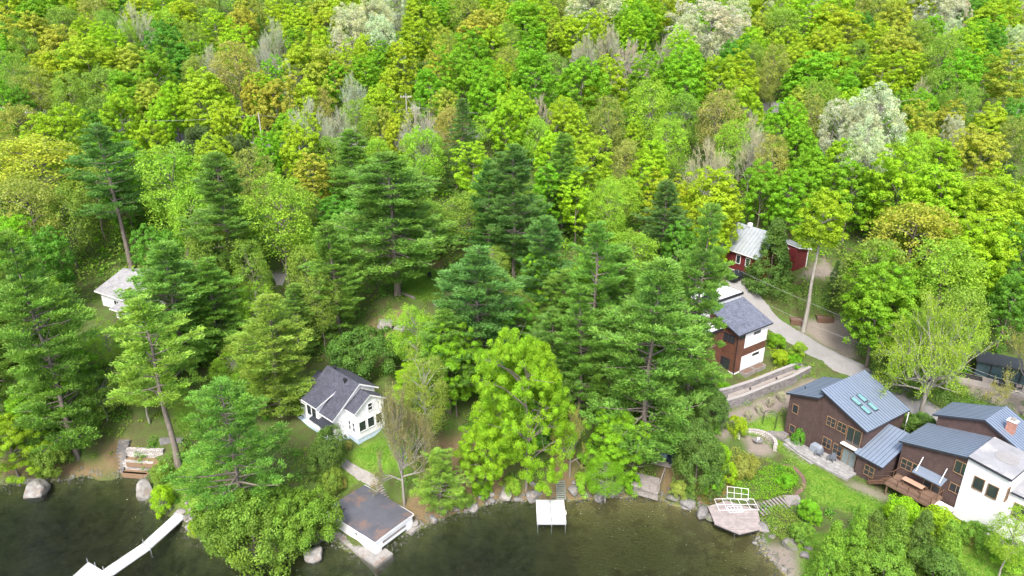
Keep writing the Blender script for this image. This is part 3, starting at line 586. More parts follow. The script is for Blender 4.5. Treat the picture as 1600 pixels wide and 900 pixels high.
# ---- brown and white house on the road
Z0 = 5.35
BR = Bd('brown_and_white_house', 29.35, 92.98, Z0, -54.9, 'brown wood and white two-storey house with a blue shingle roof and white flat roof')
Lb, Wb = 5.07, 6.82
h1, h2 = 12.09 - Z0, 14.25 - Z0
m1 = MB(); m1.vol(-0.2, Lb, 0, Wb, -1.5, (h2 - .25, h1 - .2, h1 - .2, h2 - .25)); m1.build('wall', CEDARSID, BR.o, label='brown cedar boarded wall')
m2 = MB(); m2.box(Lb - 0.01, Lb + 0.05, 1.7, Wb, 3.9, h1 - 0.2); m2.box(Lb - 0.01, Lb + 0.05, 1.4, Wb, 0.3, 2.6); m2.box(-0.5, Lb + 0.04, -0.06, 0.0, -1.5, 0.35); m2.box(Lb, Lb + 0.06, 0, Wb, -1.5, 0.3); m2.build('white_panel', WHITE, BR.o)
roof(BR, [(-0.1, -0.55, h2 + 0.05), (Lb + 0.5, -0.55, h1 - 0.0), (Lb + 0.5, Wb + 0.45, h1 - 0.0), (-0.1, Wb + 0.45, h2 + 0.05)], 0.22, BLUESH)
for c_, s_ in (((1183, 519), (1.7, 0.6)), ((1160, 526), (0.9, 0.6)), ((1180, 552.5), (1.7, 0.55))): BR.win('u', Lb + (0.05 if c_[0] > 1170 else 0), 1, c_, *s_, 1, 1, WHITE if c_[0] > 1170 else DARKTRIM, fw=0.05)
BR.win('v', 0, -1, (1131, 565), 1.9, 1.5, 2, 1, DARKTRIM, fw=0.06); BR.win('v', 0, -1, (1138, 527), 2.2, 1.1, 2, 1, DARKTRIM, fw=0.06)
MB().tube((Lb + 0.08, -0.1, -0.3), (Lb + 0.08, -0.1, h1 - 0.2), 0.06).build('downspout', BLACKM, BR.o)
m3 = MB(); m3.box(-5.2, -0.2, -3.2, Wb, -1.5, 9.4); m3.build('white_wall', WHITE, BR.o); MB().box(-5.2, 2.6, -5.6, -3.21, -1.5, 6.6).box(-0.19, 2.6, -3.2, -0.01, -1.5, 6.6).build('side_wing_wall', CEDARSID, BR.o)
fr_ = MB(); fr_.box(-5.5, 0.0, -3.5, Wb + 0.3, 9.4, 9.75); fr_.mi = 1; fr_.box(-5.3, -0.2, -3.3, Wb + 0.1, 9.75, 9.80)
fr_.mi = 0; fr_.box(-5.5, 2.9, -5.9, -3.55, 6.6, 6.9); fr_.box(0.1, 2.9, -3.5, -0.6, 6.6, 6.9); fr_.mi = 1; fr_.box(-5.3, 2.7, -5.7, -3.6, 6.9, 6.95); fr_.box(0.15, 2.7, -3.45, -0.75, 6.9, 6.95)
fr_.build('flat_roof', [BLACKM, WHITEM], BR.o)
MB().box(-1.2, 0.15, -0.7, 0.7, 9.2, 10.2).build('chimney', CEDARSID, BR.o)
MB().box(-1.35, 0.3, -0.85, 0.85, 10.2, 10.45).build('chimney_cap', BLACKM, BR.o)
MB().tube((-2.3, 3.2, 9.7), (-2.3, 3.2, 10.3), 0.16).tube((-2.3, 3.2, 10.3), (-2.3, 3.2, 10.6), 0.3, 0.26).build('roof_vent', BLACKM, BR.o)

# ---- red house
RD = Bd('red_house', 38.6, 113.6, 12.9, -57, 'dark red boarded house with grey metal gable roof behind the cedar')
r1 = MB(); r1.prism([(-2.5, 0), (5.2, 0), (5.2, 3.6), (-2.5, 3.6)], -2, lambda p: 3.5 if p[1] < 1 else 6.7); r1.prism([(-2.5, 3.6), (5.2, 3.6), (5.2, 7.2), (-2.5, 7.2)], -2, lambda p: 6.7 if p[1] < 4 else 3.5)
r1.vol(3.0, 7.0, 7.2, 10.6, -2, (4.3, 4.1, 3.4, 3.6)); r1.build('wall', REDWOOD, RD.o)
roof(RD, [(-2.9, -0.5, 3.3), (5.6, -0.5, 3.3), (5.6, 3.6, 7.0), (-2.9, 3.6, 7.0)], 0.2, GALVROOF, 12, RIBG, fascia=WHITE, seam_rot=True)
roof(RD, [(-2.9, 3.6, 7.0), (5.6, 3.6, 7.0), (5.6, 7.7, 3.3), (-2.9, 7.7, 3.3)], 0.2, GALVROOF, 12, RIBG, fascia=WHITE, seam_rot=True)
roof(RD, [(2.8, 7.3, 4.85), (7.4, 7.3, 4.45), (7.4, 11.0, 3.6), (2.8, 11.0, 4.0)], 0.18, GALVROOF, 6, RIBG, fascia=WHITE)
for u_ in (1.0, 3.0): RD.win('v', 0, -1, (u_, 1.9), 0.8, 1.4, 1, 1, WHITE, px=False)
MB().box(5.19, 5.28, -0.06, 0.1, -1, 3.2).box(-2.55, 5.2, -0.05, 0.0, -0.4, -0.2).box(7.0, 7.08, 10.5, 10.65, -1, 3.3).build('corner_board', WHITE, RD.o)
MB().box(-0.6, 0.0, 3.3, 3.9, 6.9, 7.5).build('chimney', WHITE, RD.o)

# ---- pale house on the left
LH = Bd('pale_roofed_house', -65.0, 101.0, 10.9, -30, 'white house with a pale grey roof half hidden by pines on the left')
l1 = MB(); l1.prism([(0, 0), (9.5, 0), (9.5, 4.7), (0, 4.7)], -3.5, lambda p: 2.9 if p[1] < 1 else 4.6); l1.prism([(0, 4.7), (9.5, 4.7), (9.5, 10), (0, 10)], -3.5, lambda p: 4.6 if p[1] < 5 else 2.9); l1.box(6.5, 11.5, -1.8, 0.0, -3.5, 1.9); l1.build('wall', SIDING, LH.o)
PALER = bricks('pale_shingle', (0.27, 0.27, 0.28), (0.21, 0.21, 0.22), (0.15, 0.15, 0.16), 0.35, 0.16, 0.9, 0.018)
roof(LH, [(-0.6, -0.6, 2.9), (10.2, -0.6, 2.9), (10.2, 4.7, 5.0), (-0.6, 4.7, 5.0)], 0.2, PALER, fascia=WHITE); roof(LH, [(-0.6, 4.7, 5.0), (10.2, 4.7, 5.0), (10.2, 10.4, 3.0), (-0.6, 10.4, 3.0)], 0.2, PALER, fascia=WHITE)
roof(LH, [(6.0, -2.4, 2.0), (12.0, -2.4, 2.0), (12.0, 0.1, 2.6), (6.0, 0.1, 2.6)], 0.18, PALER, fascia=WHITE)
LH.win('v', 0, -1, (4.6, 1.3), 2.4, 1.3, 4, 1, WHITE, px=False); LH.win('v', -1.8, -1, (8.8, 0.6), 3.0, 1.4, 5, 1, WHITE, px=False)
MB().box(5.0, 5.6, 2.6, 3.1, 4.2, 4.9).build('roof_vent', BLACKM, LH.o)
for bb, us, vs in ((A, (-3, 0, 3, 6, 8.5), (0, 3, 6)), (B, (1, 4, 7, 10, 13), (-2, 1, 4, 8, 11)), (W, (-2, 1, 4, 7), (0, 3, 6)), (BR, (-4, -1, 2, 5), (-5, -2, 2, 5)), (RD, (-1, 2, 5), (1, 4, 7, 10)), (LH, (1, 4, 7, 10), (-2, 1, 4, 8))):
    CLEAR += [(*bb.wld(u_, v_)[:2], 2.6) for u_ in us for v_ in vs]
CLEAR += [(*A.wld(u_, -2.0)[:2], 1.5) for u_ in (-2, 0, 2, 4, 6)]

# ------------------------------------------------------------------ foliage generators
def quadmesh(c, a, b_, tint):
    n = len(c); v = np.empty((n, 4, 3)); v[:, 0] = c - a; v[:, 1] = c - b_; v[:, 2] = c + a; v[:, 3] = c + b_
    col = np.ones((n, 4, 4)); col[:, :, 0] = tint[:, None, 0]; col[:, :, 1] = tint[:, None, 1]; col[:, :, 2] = 0
    return v.reshape(-1, 3), np.arange(n * 4).reshape(-1, 4), col.reshape(-1, 4)
def unit(v): return v / np.maximum(np.linalg.norm(v, axis=-1, keepdims=True), 1e-6)
def leaves(rs, c, nrm, size, asp=0.7, jit=0.6):
    n = unit(nrm + rs.normal(0, jit, c.shape)); t1 = unit(np.cross(n, rs.normal(0, 1, c.shape))); t2 = np.cross(n, t1)
    s = size * rs.uniform(0.65, 1.35, (len(c), 1)) / 2
    return t1 * s, t2 * s * asp
def tubes(segs, n=5):
    mb = MB()
    for p, q, r0, r1 in segs: mb.tube(p, q, r0, r1, n, False)
    return mb
def clump_crown(seed, R, Hc, zc, ncl, nleaf, leaf, rc, flat=0.6, shell=0.45, shape='round', lobes=5, jit=0.6, trunk_r=0.2, limbs=12, slim=1.0, up=0.45):
    rs = np.random.RandomState(seed); d = unit(rs.normal(0, 1, (ncl, 3))); d[:, 2] = np.where(d[:, 2] < -0.8, -d[:, 2] * 0.5, d[:, 2]); d = unit(d)
    ld = unit(rs.normal(0, 1, (lobes, 3))); amp = rs.uniform(0.15, 0.42, lobes)
    rad = 0.82 + (np.maximum(d @ ld.T, 0) ** 3 * amp).sum(1) - 0.1
    fr_ = rs.uniform(shell, 1.0, ncl) ** 0.6; 
    P = d * (rad * fr_)[:, None]; zt = P[:, 2].copy()
    if shape == 'cone':
        tt = rs.uniform(0, 1, ncl) ** 1.35; ang = rs.uniform(0, 6.283, ncl); rr = (1 - tt) ** 1.05 * rs.uniform(0.75, 1.05, ncl) + 0.03
        P = np.stack([rr * np.cos(ang), rr * np.sin(ang), tt * 2 - 1], 1); d = unit(P * [1, 1, 0.25] + [0, 0, 0.2])
    C = P * [R * slim, R * slim, Hc / 2] + [0, 0, zc]
    k = np.repeat(np.arange(ncl), nleaf); crad = rc * rs.uniform(0.65, 1.35, ncl)
    e = unit(rs.normal(0, 1, (len(k), 3)) + d[k] * 0.75 + [0, 0, up])
    pos = C[k] + e * (crad[k] * rs.uniform(0.55, 1.08, len(k)))[:, None] * [1, 1, flat]
    a, b_ = leaves(rs, pos, e + [0, 0, 0.35], leaf, jit=jit)
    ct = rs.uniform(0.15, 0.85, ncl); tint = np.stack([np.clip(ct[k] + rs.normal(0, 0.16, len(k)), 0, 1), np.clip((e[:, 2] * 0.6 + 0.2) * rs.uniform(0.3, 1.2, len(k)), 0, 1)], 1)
    segs = []; top = zc + Hc * 0.22; zb = max(0.3, zc - Hc * 0.42); pr = Vector((0, 0, -0.6)); nseg = 5
    ax = [Vector((0, 0, -0.6))] + [Vector((rs.normal(0, 0.03 * R), rs.normal(0, 0.03 * R), top * i / nseg)) for i in range(1, nseg + 1)]
    for i in range(nseg): segs.append((ax[i], ax[i + 1], trunk_r * (1.25 if i == 0 else 1 - 0.17 * i), trunk_r * (1 - 0.17 * (i + 1))))
    for i in rs.permutation(ncl)[:limbs]:
        q = Vector(C[i]); z_ = max(zb * 0.75, min(top * 0.95, q.z - 0.45 * math.hypot(q.x, q.y))); s_ = z_ / top * nseg; j = int(min(max(s_, 0), nseg - 1)); p = ax[j].lerp(ax[j + 1], min(1, s_ - j))
        m_ = p.lerp(q, 0.5) + Vector((0, 0, 0.10 * (q - p).length)) + Vector(rs.normal(0, 0.15, 3)); r_ = trunk_r * 0.42
        segs.append((p, m_, r_, r_ * 0.6)); segs.append((m_, q, r_ * 0.6, r_ * 0.15))
        for _ in range(2 if limbs > 14 else 0):
            q2 = m_ + (q - m_) * rs.uniform(0.2, 0.9); e2 = q2 + Vector(rs.normal(0, 0.28 * R, 3) * [1, 1, 0.5]) + Vector((0, 0, 0.1 * R)); segs.append((q2, e2, r_ * 0.35, r_ * 0.1))
    return quadmesh(pos, a, b_, tint), segs
def twig_crown(seed, R, H, zb, nl, ntw, tl, tw, buds, bud, trunk_r=0.16):
    """leafless or budding tree: real branching limbs with fine twigs and a few small buds"""
    rs = np.random.RandomState(seed); segs = [(Vector((0, 0, -0.6)), Vector((0, 0, zb)), trunk_r * 1.3, trunk_r)]; ends = []
    def grow(p, d, ln, r, lv):
        q = p + d * ln; segs.append((p, q, r, r * 0.6)); ends.append((p, q, lv))
        if lv >= 4 or ln < 0.35: return
        for _ in range(3 if lv < 2 else 2):
            dd = Vector(unit(np.array(d) * 1.0 + rs.normal(0, 0.42, 3) + [0, 0, 0.16])); grow(q if _ else p.lerp(q, 0.75), dd, ln * rs.uniform(0.6, 0.85), r * 0.58, lv + 1)
    for i in range(nl):
        a = 6.283 * i / nl + rs.uniform(-.4, .4); el = rs.uniform(0.15, 1.35); grow(Vector((0, 0, zb * rs.uniform(0.55, 1.0))), Vector((math.cos(a) * math.cos(el), math.sin(a) * math.cos(el), math.sin(el))), (H - zb) * 0.36, trunk_r * 0.6, 0)
    en = [e for e in ends if e[2] >= 2]; k = rs.randint(0, len(en), ntw)
    Pp = np.array([e[0] for e in en]); Q = np.array([e[1] for e in en]); lam = rs.uniform(0, 1, (ntw, 1)); base = Pp[k] * (1 - lam) + Q[k] * lam
    dr = unit(Q[k] - Pp[k] + rs.normal(0, 0.55, (ntw, 3)) + [0, 0, 0.35]); ln = tl * rs.uniform(0.5, 1.3, (ntw, 1)); c = base + dr * ln / 2
    sdv = unit(np.cross(dr, rs.normal(0, 1, (ntw, 3)))) * tw / 2; tint = np.stack([rs.uniform(0.2, 0.9, ntw), rs.uniform(0, 0.5, ntw)], 1)
    A_ = dr * ln / 2; Bq = sdv; v1 = quadmesh(c, A_, Bq, tint)
    nb = buds; k2 = rs.randint(0, ntw, nb); pos = c[k2] + dr[k2] * ln[k2] * rs.uniform(-0.3, 0.6, (nb, 1)) + rs.normal(0, 0.12, (nb, 3)); a, b_ = leaves(rs, pos, np.tile([0, 0, 1.0], (nb, 1)), bud, jit=0.9)
    v2 = quadmesh(pos, a, b_, np.stack([rs.uniform(0.2, 1, nb), rs.uniform(0.2, 1, nb)], 1))
    # rescale to the asked radius and height
    allv = np.concatenate([v1[0], v2[0]]); sx = R / np.percentile(np.hypot(allv[:, 0], allv[:, 1]), 96); sz = H / allv[:, 2].max()
    S = np.array([sx, sx, sz]); allv *= S; segs = [(Vector(np.array(p) * S), Vector(np.array(q) * S), r0, r1) for p, q, r0, r1 in segs if r0 > 0.012]
    return (allv, np.arange(len(allv)).reshape(-1, 4), np.concatenate([v1[2], v2[2]])), segs
def pine_crown(seed, R, H, zb, nbr, ntuft, nn, nl, nw, prof='white', droop=0.0, dead=0, irr=0.35):
    rs = np.random.RandomState(seed); segs = []; lean = rs.normal(0, 0.012 * H, 2)
    ax = lambda z: Vector((lean[0] * (z / H) ** 2 + 0.12 * math.sin(z * 0.4 + seed), lean[1] * (z / H) ** 2, z)); tr_ = 0.0135 * H
    zs = np.linspace(-0.6, H * 0.97, 9)
    for i in range(8): segs.append((ax(zs[i]), ax(zs[i + 1]), tr_ * (1.2 if i == 0 else 1 - 0.11 * i), tr_ * (1 - 0.11 * (i + 1))))
    cs, ds, tips = [], [], []
    for i in range(nbr):
        tt = (i + rs.uniform(0, 0.9)) / nbr; z = zb + (H * 0.97 - zb) * (tt ** 0.92)
        if prof == 'white':
            if math.sin(tt * 23 + seed * 1.7) > 0.9 and tt < 0.85: continue
            Lr = R * min(1, (0.5 + tt * 2.0)) * (1 - tt ** 1.9) ** 0.85 * (0.8 + 0.25 * math.sin(tt * 13 + seed)) * rs.uniform(1 - irr * 1.15, 1 + irr * 0.5) + 0.6
        else: Lr = R * (1 - tt) ** 0.95 * rs.uniform(0.8, 1.12) + 0.25
        a = i * 2.39996 + rs.uniform(-.5, .5); hd = np.array([math.cos(a), math.sin(a), 0]); rise = (rs.uniform(0.02, 0.30) + 0.35 * tt) if prof == 'white' else -droop + 0.25 * tt
        p = np.array(ax(z)); e = p + hd * Lr + [0, 0, rise * Lr]; mid = p + hd * Lr * 0.5 + [0, 0, rise * Lr * 0.35]
        rb = 0.018 * Lr + 0.02; segs.append((Vector(p), Vector(mid), rb, rb * 0.6)); segs.append((Vector(mid), Vector(e), rb * 0.6, rb * 0.2))
        side = np.array([-hd[1], hd[0], 0]); n_ = max(2, int(ntuft * Lr / R))
        for k in range(n_):
            s_ = rs.uniform(0.28, 1.03) ** 0.8; q = (p * (1 - s_) ** 2 + 2 * mid * s_ * (1 - s_) + e * s_ ** 2) if s_ <= 1 else e
            lat = rs.uniform(-1, 1) * 0.36 * Lr * (1.05 - s_ * 0.55) * (0.4 + s_); cs.append(q + side * lat + [0, 0, rs.normal(0.08, 0.10)]); ds.append(unit(hd * 0.8 + side * np.sign(lat) * 0.5 + [0, 0, 0.5])); tips.append(s_)
    C = np.array(cs); D = np.array(ds); T = np.array(tips); k = np.repeat(np.arange(len(C)), nn); m_ = len(k)
    tr2 = rs.uniform(0.38, 0.72, len(C)) * (R / 5.5) ** 0.35; off = unit(rs.normal(0, 1, (m_, 3))) * rs.uniform(0.25, 1, (m_, 1)) * tr2[k][:, None] * [1.15, 1.15, 0.42]
    pos = C[k] + off; dr = unit(off * 1.1 + D[k] * 0.55 + [0, 0, 0.28] + rs.normal(0, 0.25, (m_, 3))); ln = nl * rs.uniform(0.6, 1.25, (m_, 1))
    sd2 = unit(np.cross(dr, unit(rs.normal(0, 1, (m_, 3)) + [0, 0, 0.8]))) * nw / 2
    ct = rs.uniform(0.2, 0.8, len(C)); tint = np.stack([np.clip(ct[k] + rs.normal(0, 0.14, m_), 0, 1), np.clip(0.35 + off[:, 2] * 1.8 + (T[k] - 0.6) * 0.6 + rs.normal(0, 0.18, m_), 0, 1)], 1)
    return quadmesh(pos, dr * ln / 2, sd2, tint), segs
PROTO = {}
def proto(key, kind, gen, leafm, barkm, R, H):
    (v, q, col), segs = gen; me = np_mesh(kind + '_crown', v, q, leafm, {'tint': col}); tb = tubes(segs, 6 if len(segs) < 200 else 4)
    tm = bpy.data.meshes.new(kind + '_trunk'); tm.from_pydata(tb.v, [], tb.f); tm.materials.append(barkm); tm.polygons.foreach_set('use_smooth', [True] * len(tm.polygons))
    PROTO.setdefault(key, []).append((me, tm, R, H))
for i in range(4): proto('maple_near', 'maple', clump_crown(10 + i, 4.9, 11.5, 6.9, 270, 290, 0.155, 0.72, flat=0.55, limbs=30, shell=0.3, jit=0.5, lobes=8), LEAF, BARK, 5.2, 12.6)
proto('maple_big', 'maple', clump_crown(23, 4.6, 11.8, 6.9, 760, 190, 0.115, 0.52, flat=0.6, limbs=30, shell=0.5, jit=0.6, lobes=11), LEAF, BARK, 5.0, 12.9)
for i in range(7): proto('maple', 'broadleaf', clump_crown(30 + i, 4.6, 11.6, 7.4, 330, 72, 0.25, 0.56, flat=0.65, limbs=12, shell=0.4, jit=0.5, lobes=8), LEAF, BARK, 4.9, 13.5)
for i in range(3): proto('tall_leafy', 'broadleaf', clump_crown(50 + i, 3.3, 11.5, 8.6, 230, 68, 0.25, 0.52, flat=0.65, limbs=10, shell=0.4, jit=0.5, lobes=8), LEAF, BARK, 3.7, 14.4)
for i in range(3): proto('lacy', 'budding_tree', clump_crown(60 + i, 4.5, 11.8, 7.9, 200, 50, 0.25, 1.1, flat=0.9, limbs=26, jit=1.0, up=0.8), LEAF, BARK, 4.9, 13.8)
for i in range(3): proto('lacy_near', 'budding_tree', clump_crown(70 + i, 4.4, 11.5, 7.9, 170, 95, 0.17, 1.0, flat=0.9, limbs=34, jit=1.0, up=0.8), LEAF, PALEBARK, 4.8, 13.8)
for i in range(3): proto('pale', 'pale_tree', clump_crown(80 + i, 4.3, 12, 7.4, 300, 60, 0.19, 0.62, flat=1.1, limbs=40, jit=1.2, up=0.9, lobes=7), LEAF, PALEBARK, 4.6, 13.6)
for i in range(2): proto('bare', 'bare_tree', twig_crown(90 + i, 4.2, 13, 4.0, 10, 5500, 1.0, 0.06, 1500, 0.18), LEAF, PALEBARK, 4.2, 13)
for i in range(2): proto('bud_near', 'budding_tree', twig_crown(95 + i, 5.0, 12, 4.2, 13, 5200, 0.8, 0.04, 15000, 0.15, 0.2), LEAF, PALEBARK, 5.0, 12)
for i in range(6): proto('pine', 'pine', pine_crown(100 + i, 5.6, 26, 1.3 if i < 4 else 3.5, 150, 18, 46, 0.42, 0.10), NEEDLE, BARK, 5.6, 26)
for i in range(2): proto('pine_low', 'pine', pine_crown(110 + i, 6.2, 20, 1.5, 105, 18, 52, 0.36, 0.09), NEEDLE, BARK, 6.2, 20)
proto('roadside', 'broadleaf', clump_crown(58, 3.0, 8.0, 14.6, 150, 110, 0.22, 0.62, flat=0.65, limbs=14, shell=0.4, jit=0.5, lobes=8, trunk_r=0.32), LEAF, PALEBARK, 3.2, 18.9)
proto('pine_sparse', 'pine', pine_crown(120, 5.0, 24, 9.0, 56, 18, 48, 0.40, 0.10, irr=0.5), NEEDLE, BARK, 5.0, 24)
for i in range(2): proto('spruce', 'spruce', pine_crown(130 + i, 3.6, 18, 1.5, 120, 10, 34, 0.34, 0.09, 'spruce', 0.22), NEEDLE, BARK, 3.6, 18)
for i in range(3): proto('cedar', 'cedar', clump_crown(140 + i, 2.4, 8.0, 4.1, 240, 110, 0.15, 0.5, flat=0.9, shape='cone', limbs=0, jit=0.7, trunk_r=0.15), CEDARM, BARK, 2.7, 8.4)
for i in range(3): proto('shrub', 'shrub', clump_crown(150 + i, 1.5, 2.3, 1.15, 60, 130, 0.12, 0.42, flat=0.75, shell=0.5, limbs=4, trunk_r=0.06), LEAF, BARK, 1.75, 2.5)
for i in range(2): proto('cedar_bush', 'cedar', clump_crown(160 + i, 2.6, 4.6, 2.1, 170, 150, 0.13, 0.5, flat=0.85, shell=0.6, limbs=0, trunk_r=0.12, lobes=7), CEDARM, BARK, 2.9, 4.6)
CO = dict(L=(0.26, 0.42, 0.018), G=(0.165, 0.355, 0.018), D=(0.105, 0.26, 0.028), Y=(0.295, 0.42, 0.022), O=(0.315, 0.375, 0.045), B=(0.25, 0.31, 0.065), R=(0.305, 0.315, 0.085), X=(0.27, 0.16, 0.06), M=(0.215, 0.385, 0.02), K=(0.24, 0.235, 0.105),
          W=(0.43, 0.48, 0.36), N=(0.40, 0.39, 0.32), E=(0.065, 0.11, 0.03), P=(0.125, 0.25, 0.046), Q=(0.088, 0.20, 0.05), S=(0.19, 0.31, 0.045), T=(0.24, 0.41, 0.04), PY=(0.20, 0.32, 0.055), C=(0.08, 0.155, 0.025), CY=(0.13, 0.235, 0.025))
RG = random.Random(7)
TREES = []      # (root, px, py, colour code, auto)
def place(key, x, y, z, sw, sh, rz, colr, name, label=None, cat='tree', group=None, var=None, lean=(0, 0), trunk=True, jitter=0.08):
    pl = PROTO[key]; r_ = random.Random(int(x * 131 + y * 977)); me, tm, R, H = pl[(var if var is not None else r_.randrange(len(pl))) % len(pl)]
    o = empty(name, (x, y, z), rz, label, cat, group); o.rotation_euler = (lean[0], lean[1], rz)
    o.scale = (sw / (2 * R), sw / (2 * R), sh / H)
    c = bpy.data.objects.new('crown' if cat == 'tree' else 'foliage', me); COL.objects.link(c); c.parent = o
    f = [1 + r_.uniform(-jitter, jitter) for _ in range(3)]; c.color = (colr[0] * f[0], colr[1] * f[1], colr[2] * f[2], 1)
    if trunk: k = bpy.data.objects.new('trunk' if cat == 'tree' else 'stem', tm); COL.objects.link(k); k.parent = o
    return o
def depth(x, y, z): return y * CP - (z - CAM_H) * SP
def tree_base(key, bx, by, topy, wpx, code, name, label, cat='tree', group=None, var=None, rz=None, wmul=1.0, trunk=True, zoff=0.0):
    """base pixel on the ground, top pixel row and crown width in pixels"""
    x, y, z = hit(bx, by); z += zoff; lo, hi = 0.3, 60
    for _ in range(30):
        m_ = (lo + hi) / 2
        if proj(x, y, z + m_)[1] > topy: lo = m_
        else: hi = m_
    hh = lo; sw = wpx * depth(x, y, z + hh * 0.5) / FPX * wmul
    CLEAR.append((x, y, 0.5))
    return place(key, x, y, z, sw, hh, RG.uniform(0, 6.28) if rz is None else rz, CO[code], name, label, cat, group, var, trunk=trunk)
KIND = dict(L='maple', G='maple', D='maple', Y='maple', O='maple', B='lacy', R='lacy', W='pale', N='bare', E='cedar', S='lacy', T='lacy', P='spruce')
NM = dict(L='lime green broadleaf', G='bright green broadleaf', D='deep green broadleaf', Y='yellow-green broadleaf', O='orange-tinged broadleaf', B='olive budding', R='rusty brown budding', W='pale silvery', N='bare grey', E='dark evergreen', S='soft olive green', T='light green feathery', P='dark blue-green spruce')
def forest(cx, cy, wp, hp, code, key=None):
    key = key or KIND[code]
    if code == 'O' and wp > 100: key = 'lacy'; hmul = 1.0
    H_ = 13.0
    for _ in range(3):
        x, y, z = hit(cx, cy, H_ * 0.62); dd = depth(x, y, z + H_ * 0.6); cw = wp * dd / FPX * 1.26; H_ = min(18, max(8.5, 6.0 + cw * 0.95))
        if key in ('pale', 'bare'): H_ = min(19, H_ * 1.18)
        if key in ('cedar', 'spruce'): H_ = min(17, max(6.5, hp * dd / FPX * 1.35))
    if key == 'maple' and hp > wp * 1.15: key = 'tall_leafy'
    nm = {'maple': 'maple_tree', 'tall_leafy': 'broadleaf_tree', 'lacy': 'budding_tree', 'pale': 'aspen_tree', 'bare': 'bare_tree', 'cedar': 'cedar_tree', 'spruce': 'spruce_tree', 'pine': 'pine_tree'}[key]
    o = place(key, x, y, z, cw, H_, RG.uniform(0, 6.28), CO[code], nm); TREES.append((o, cx, cy, code)); return o
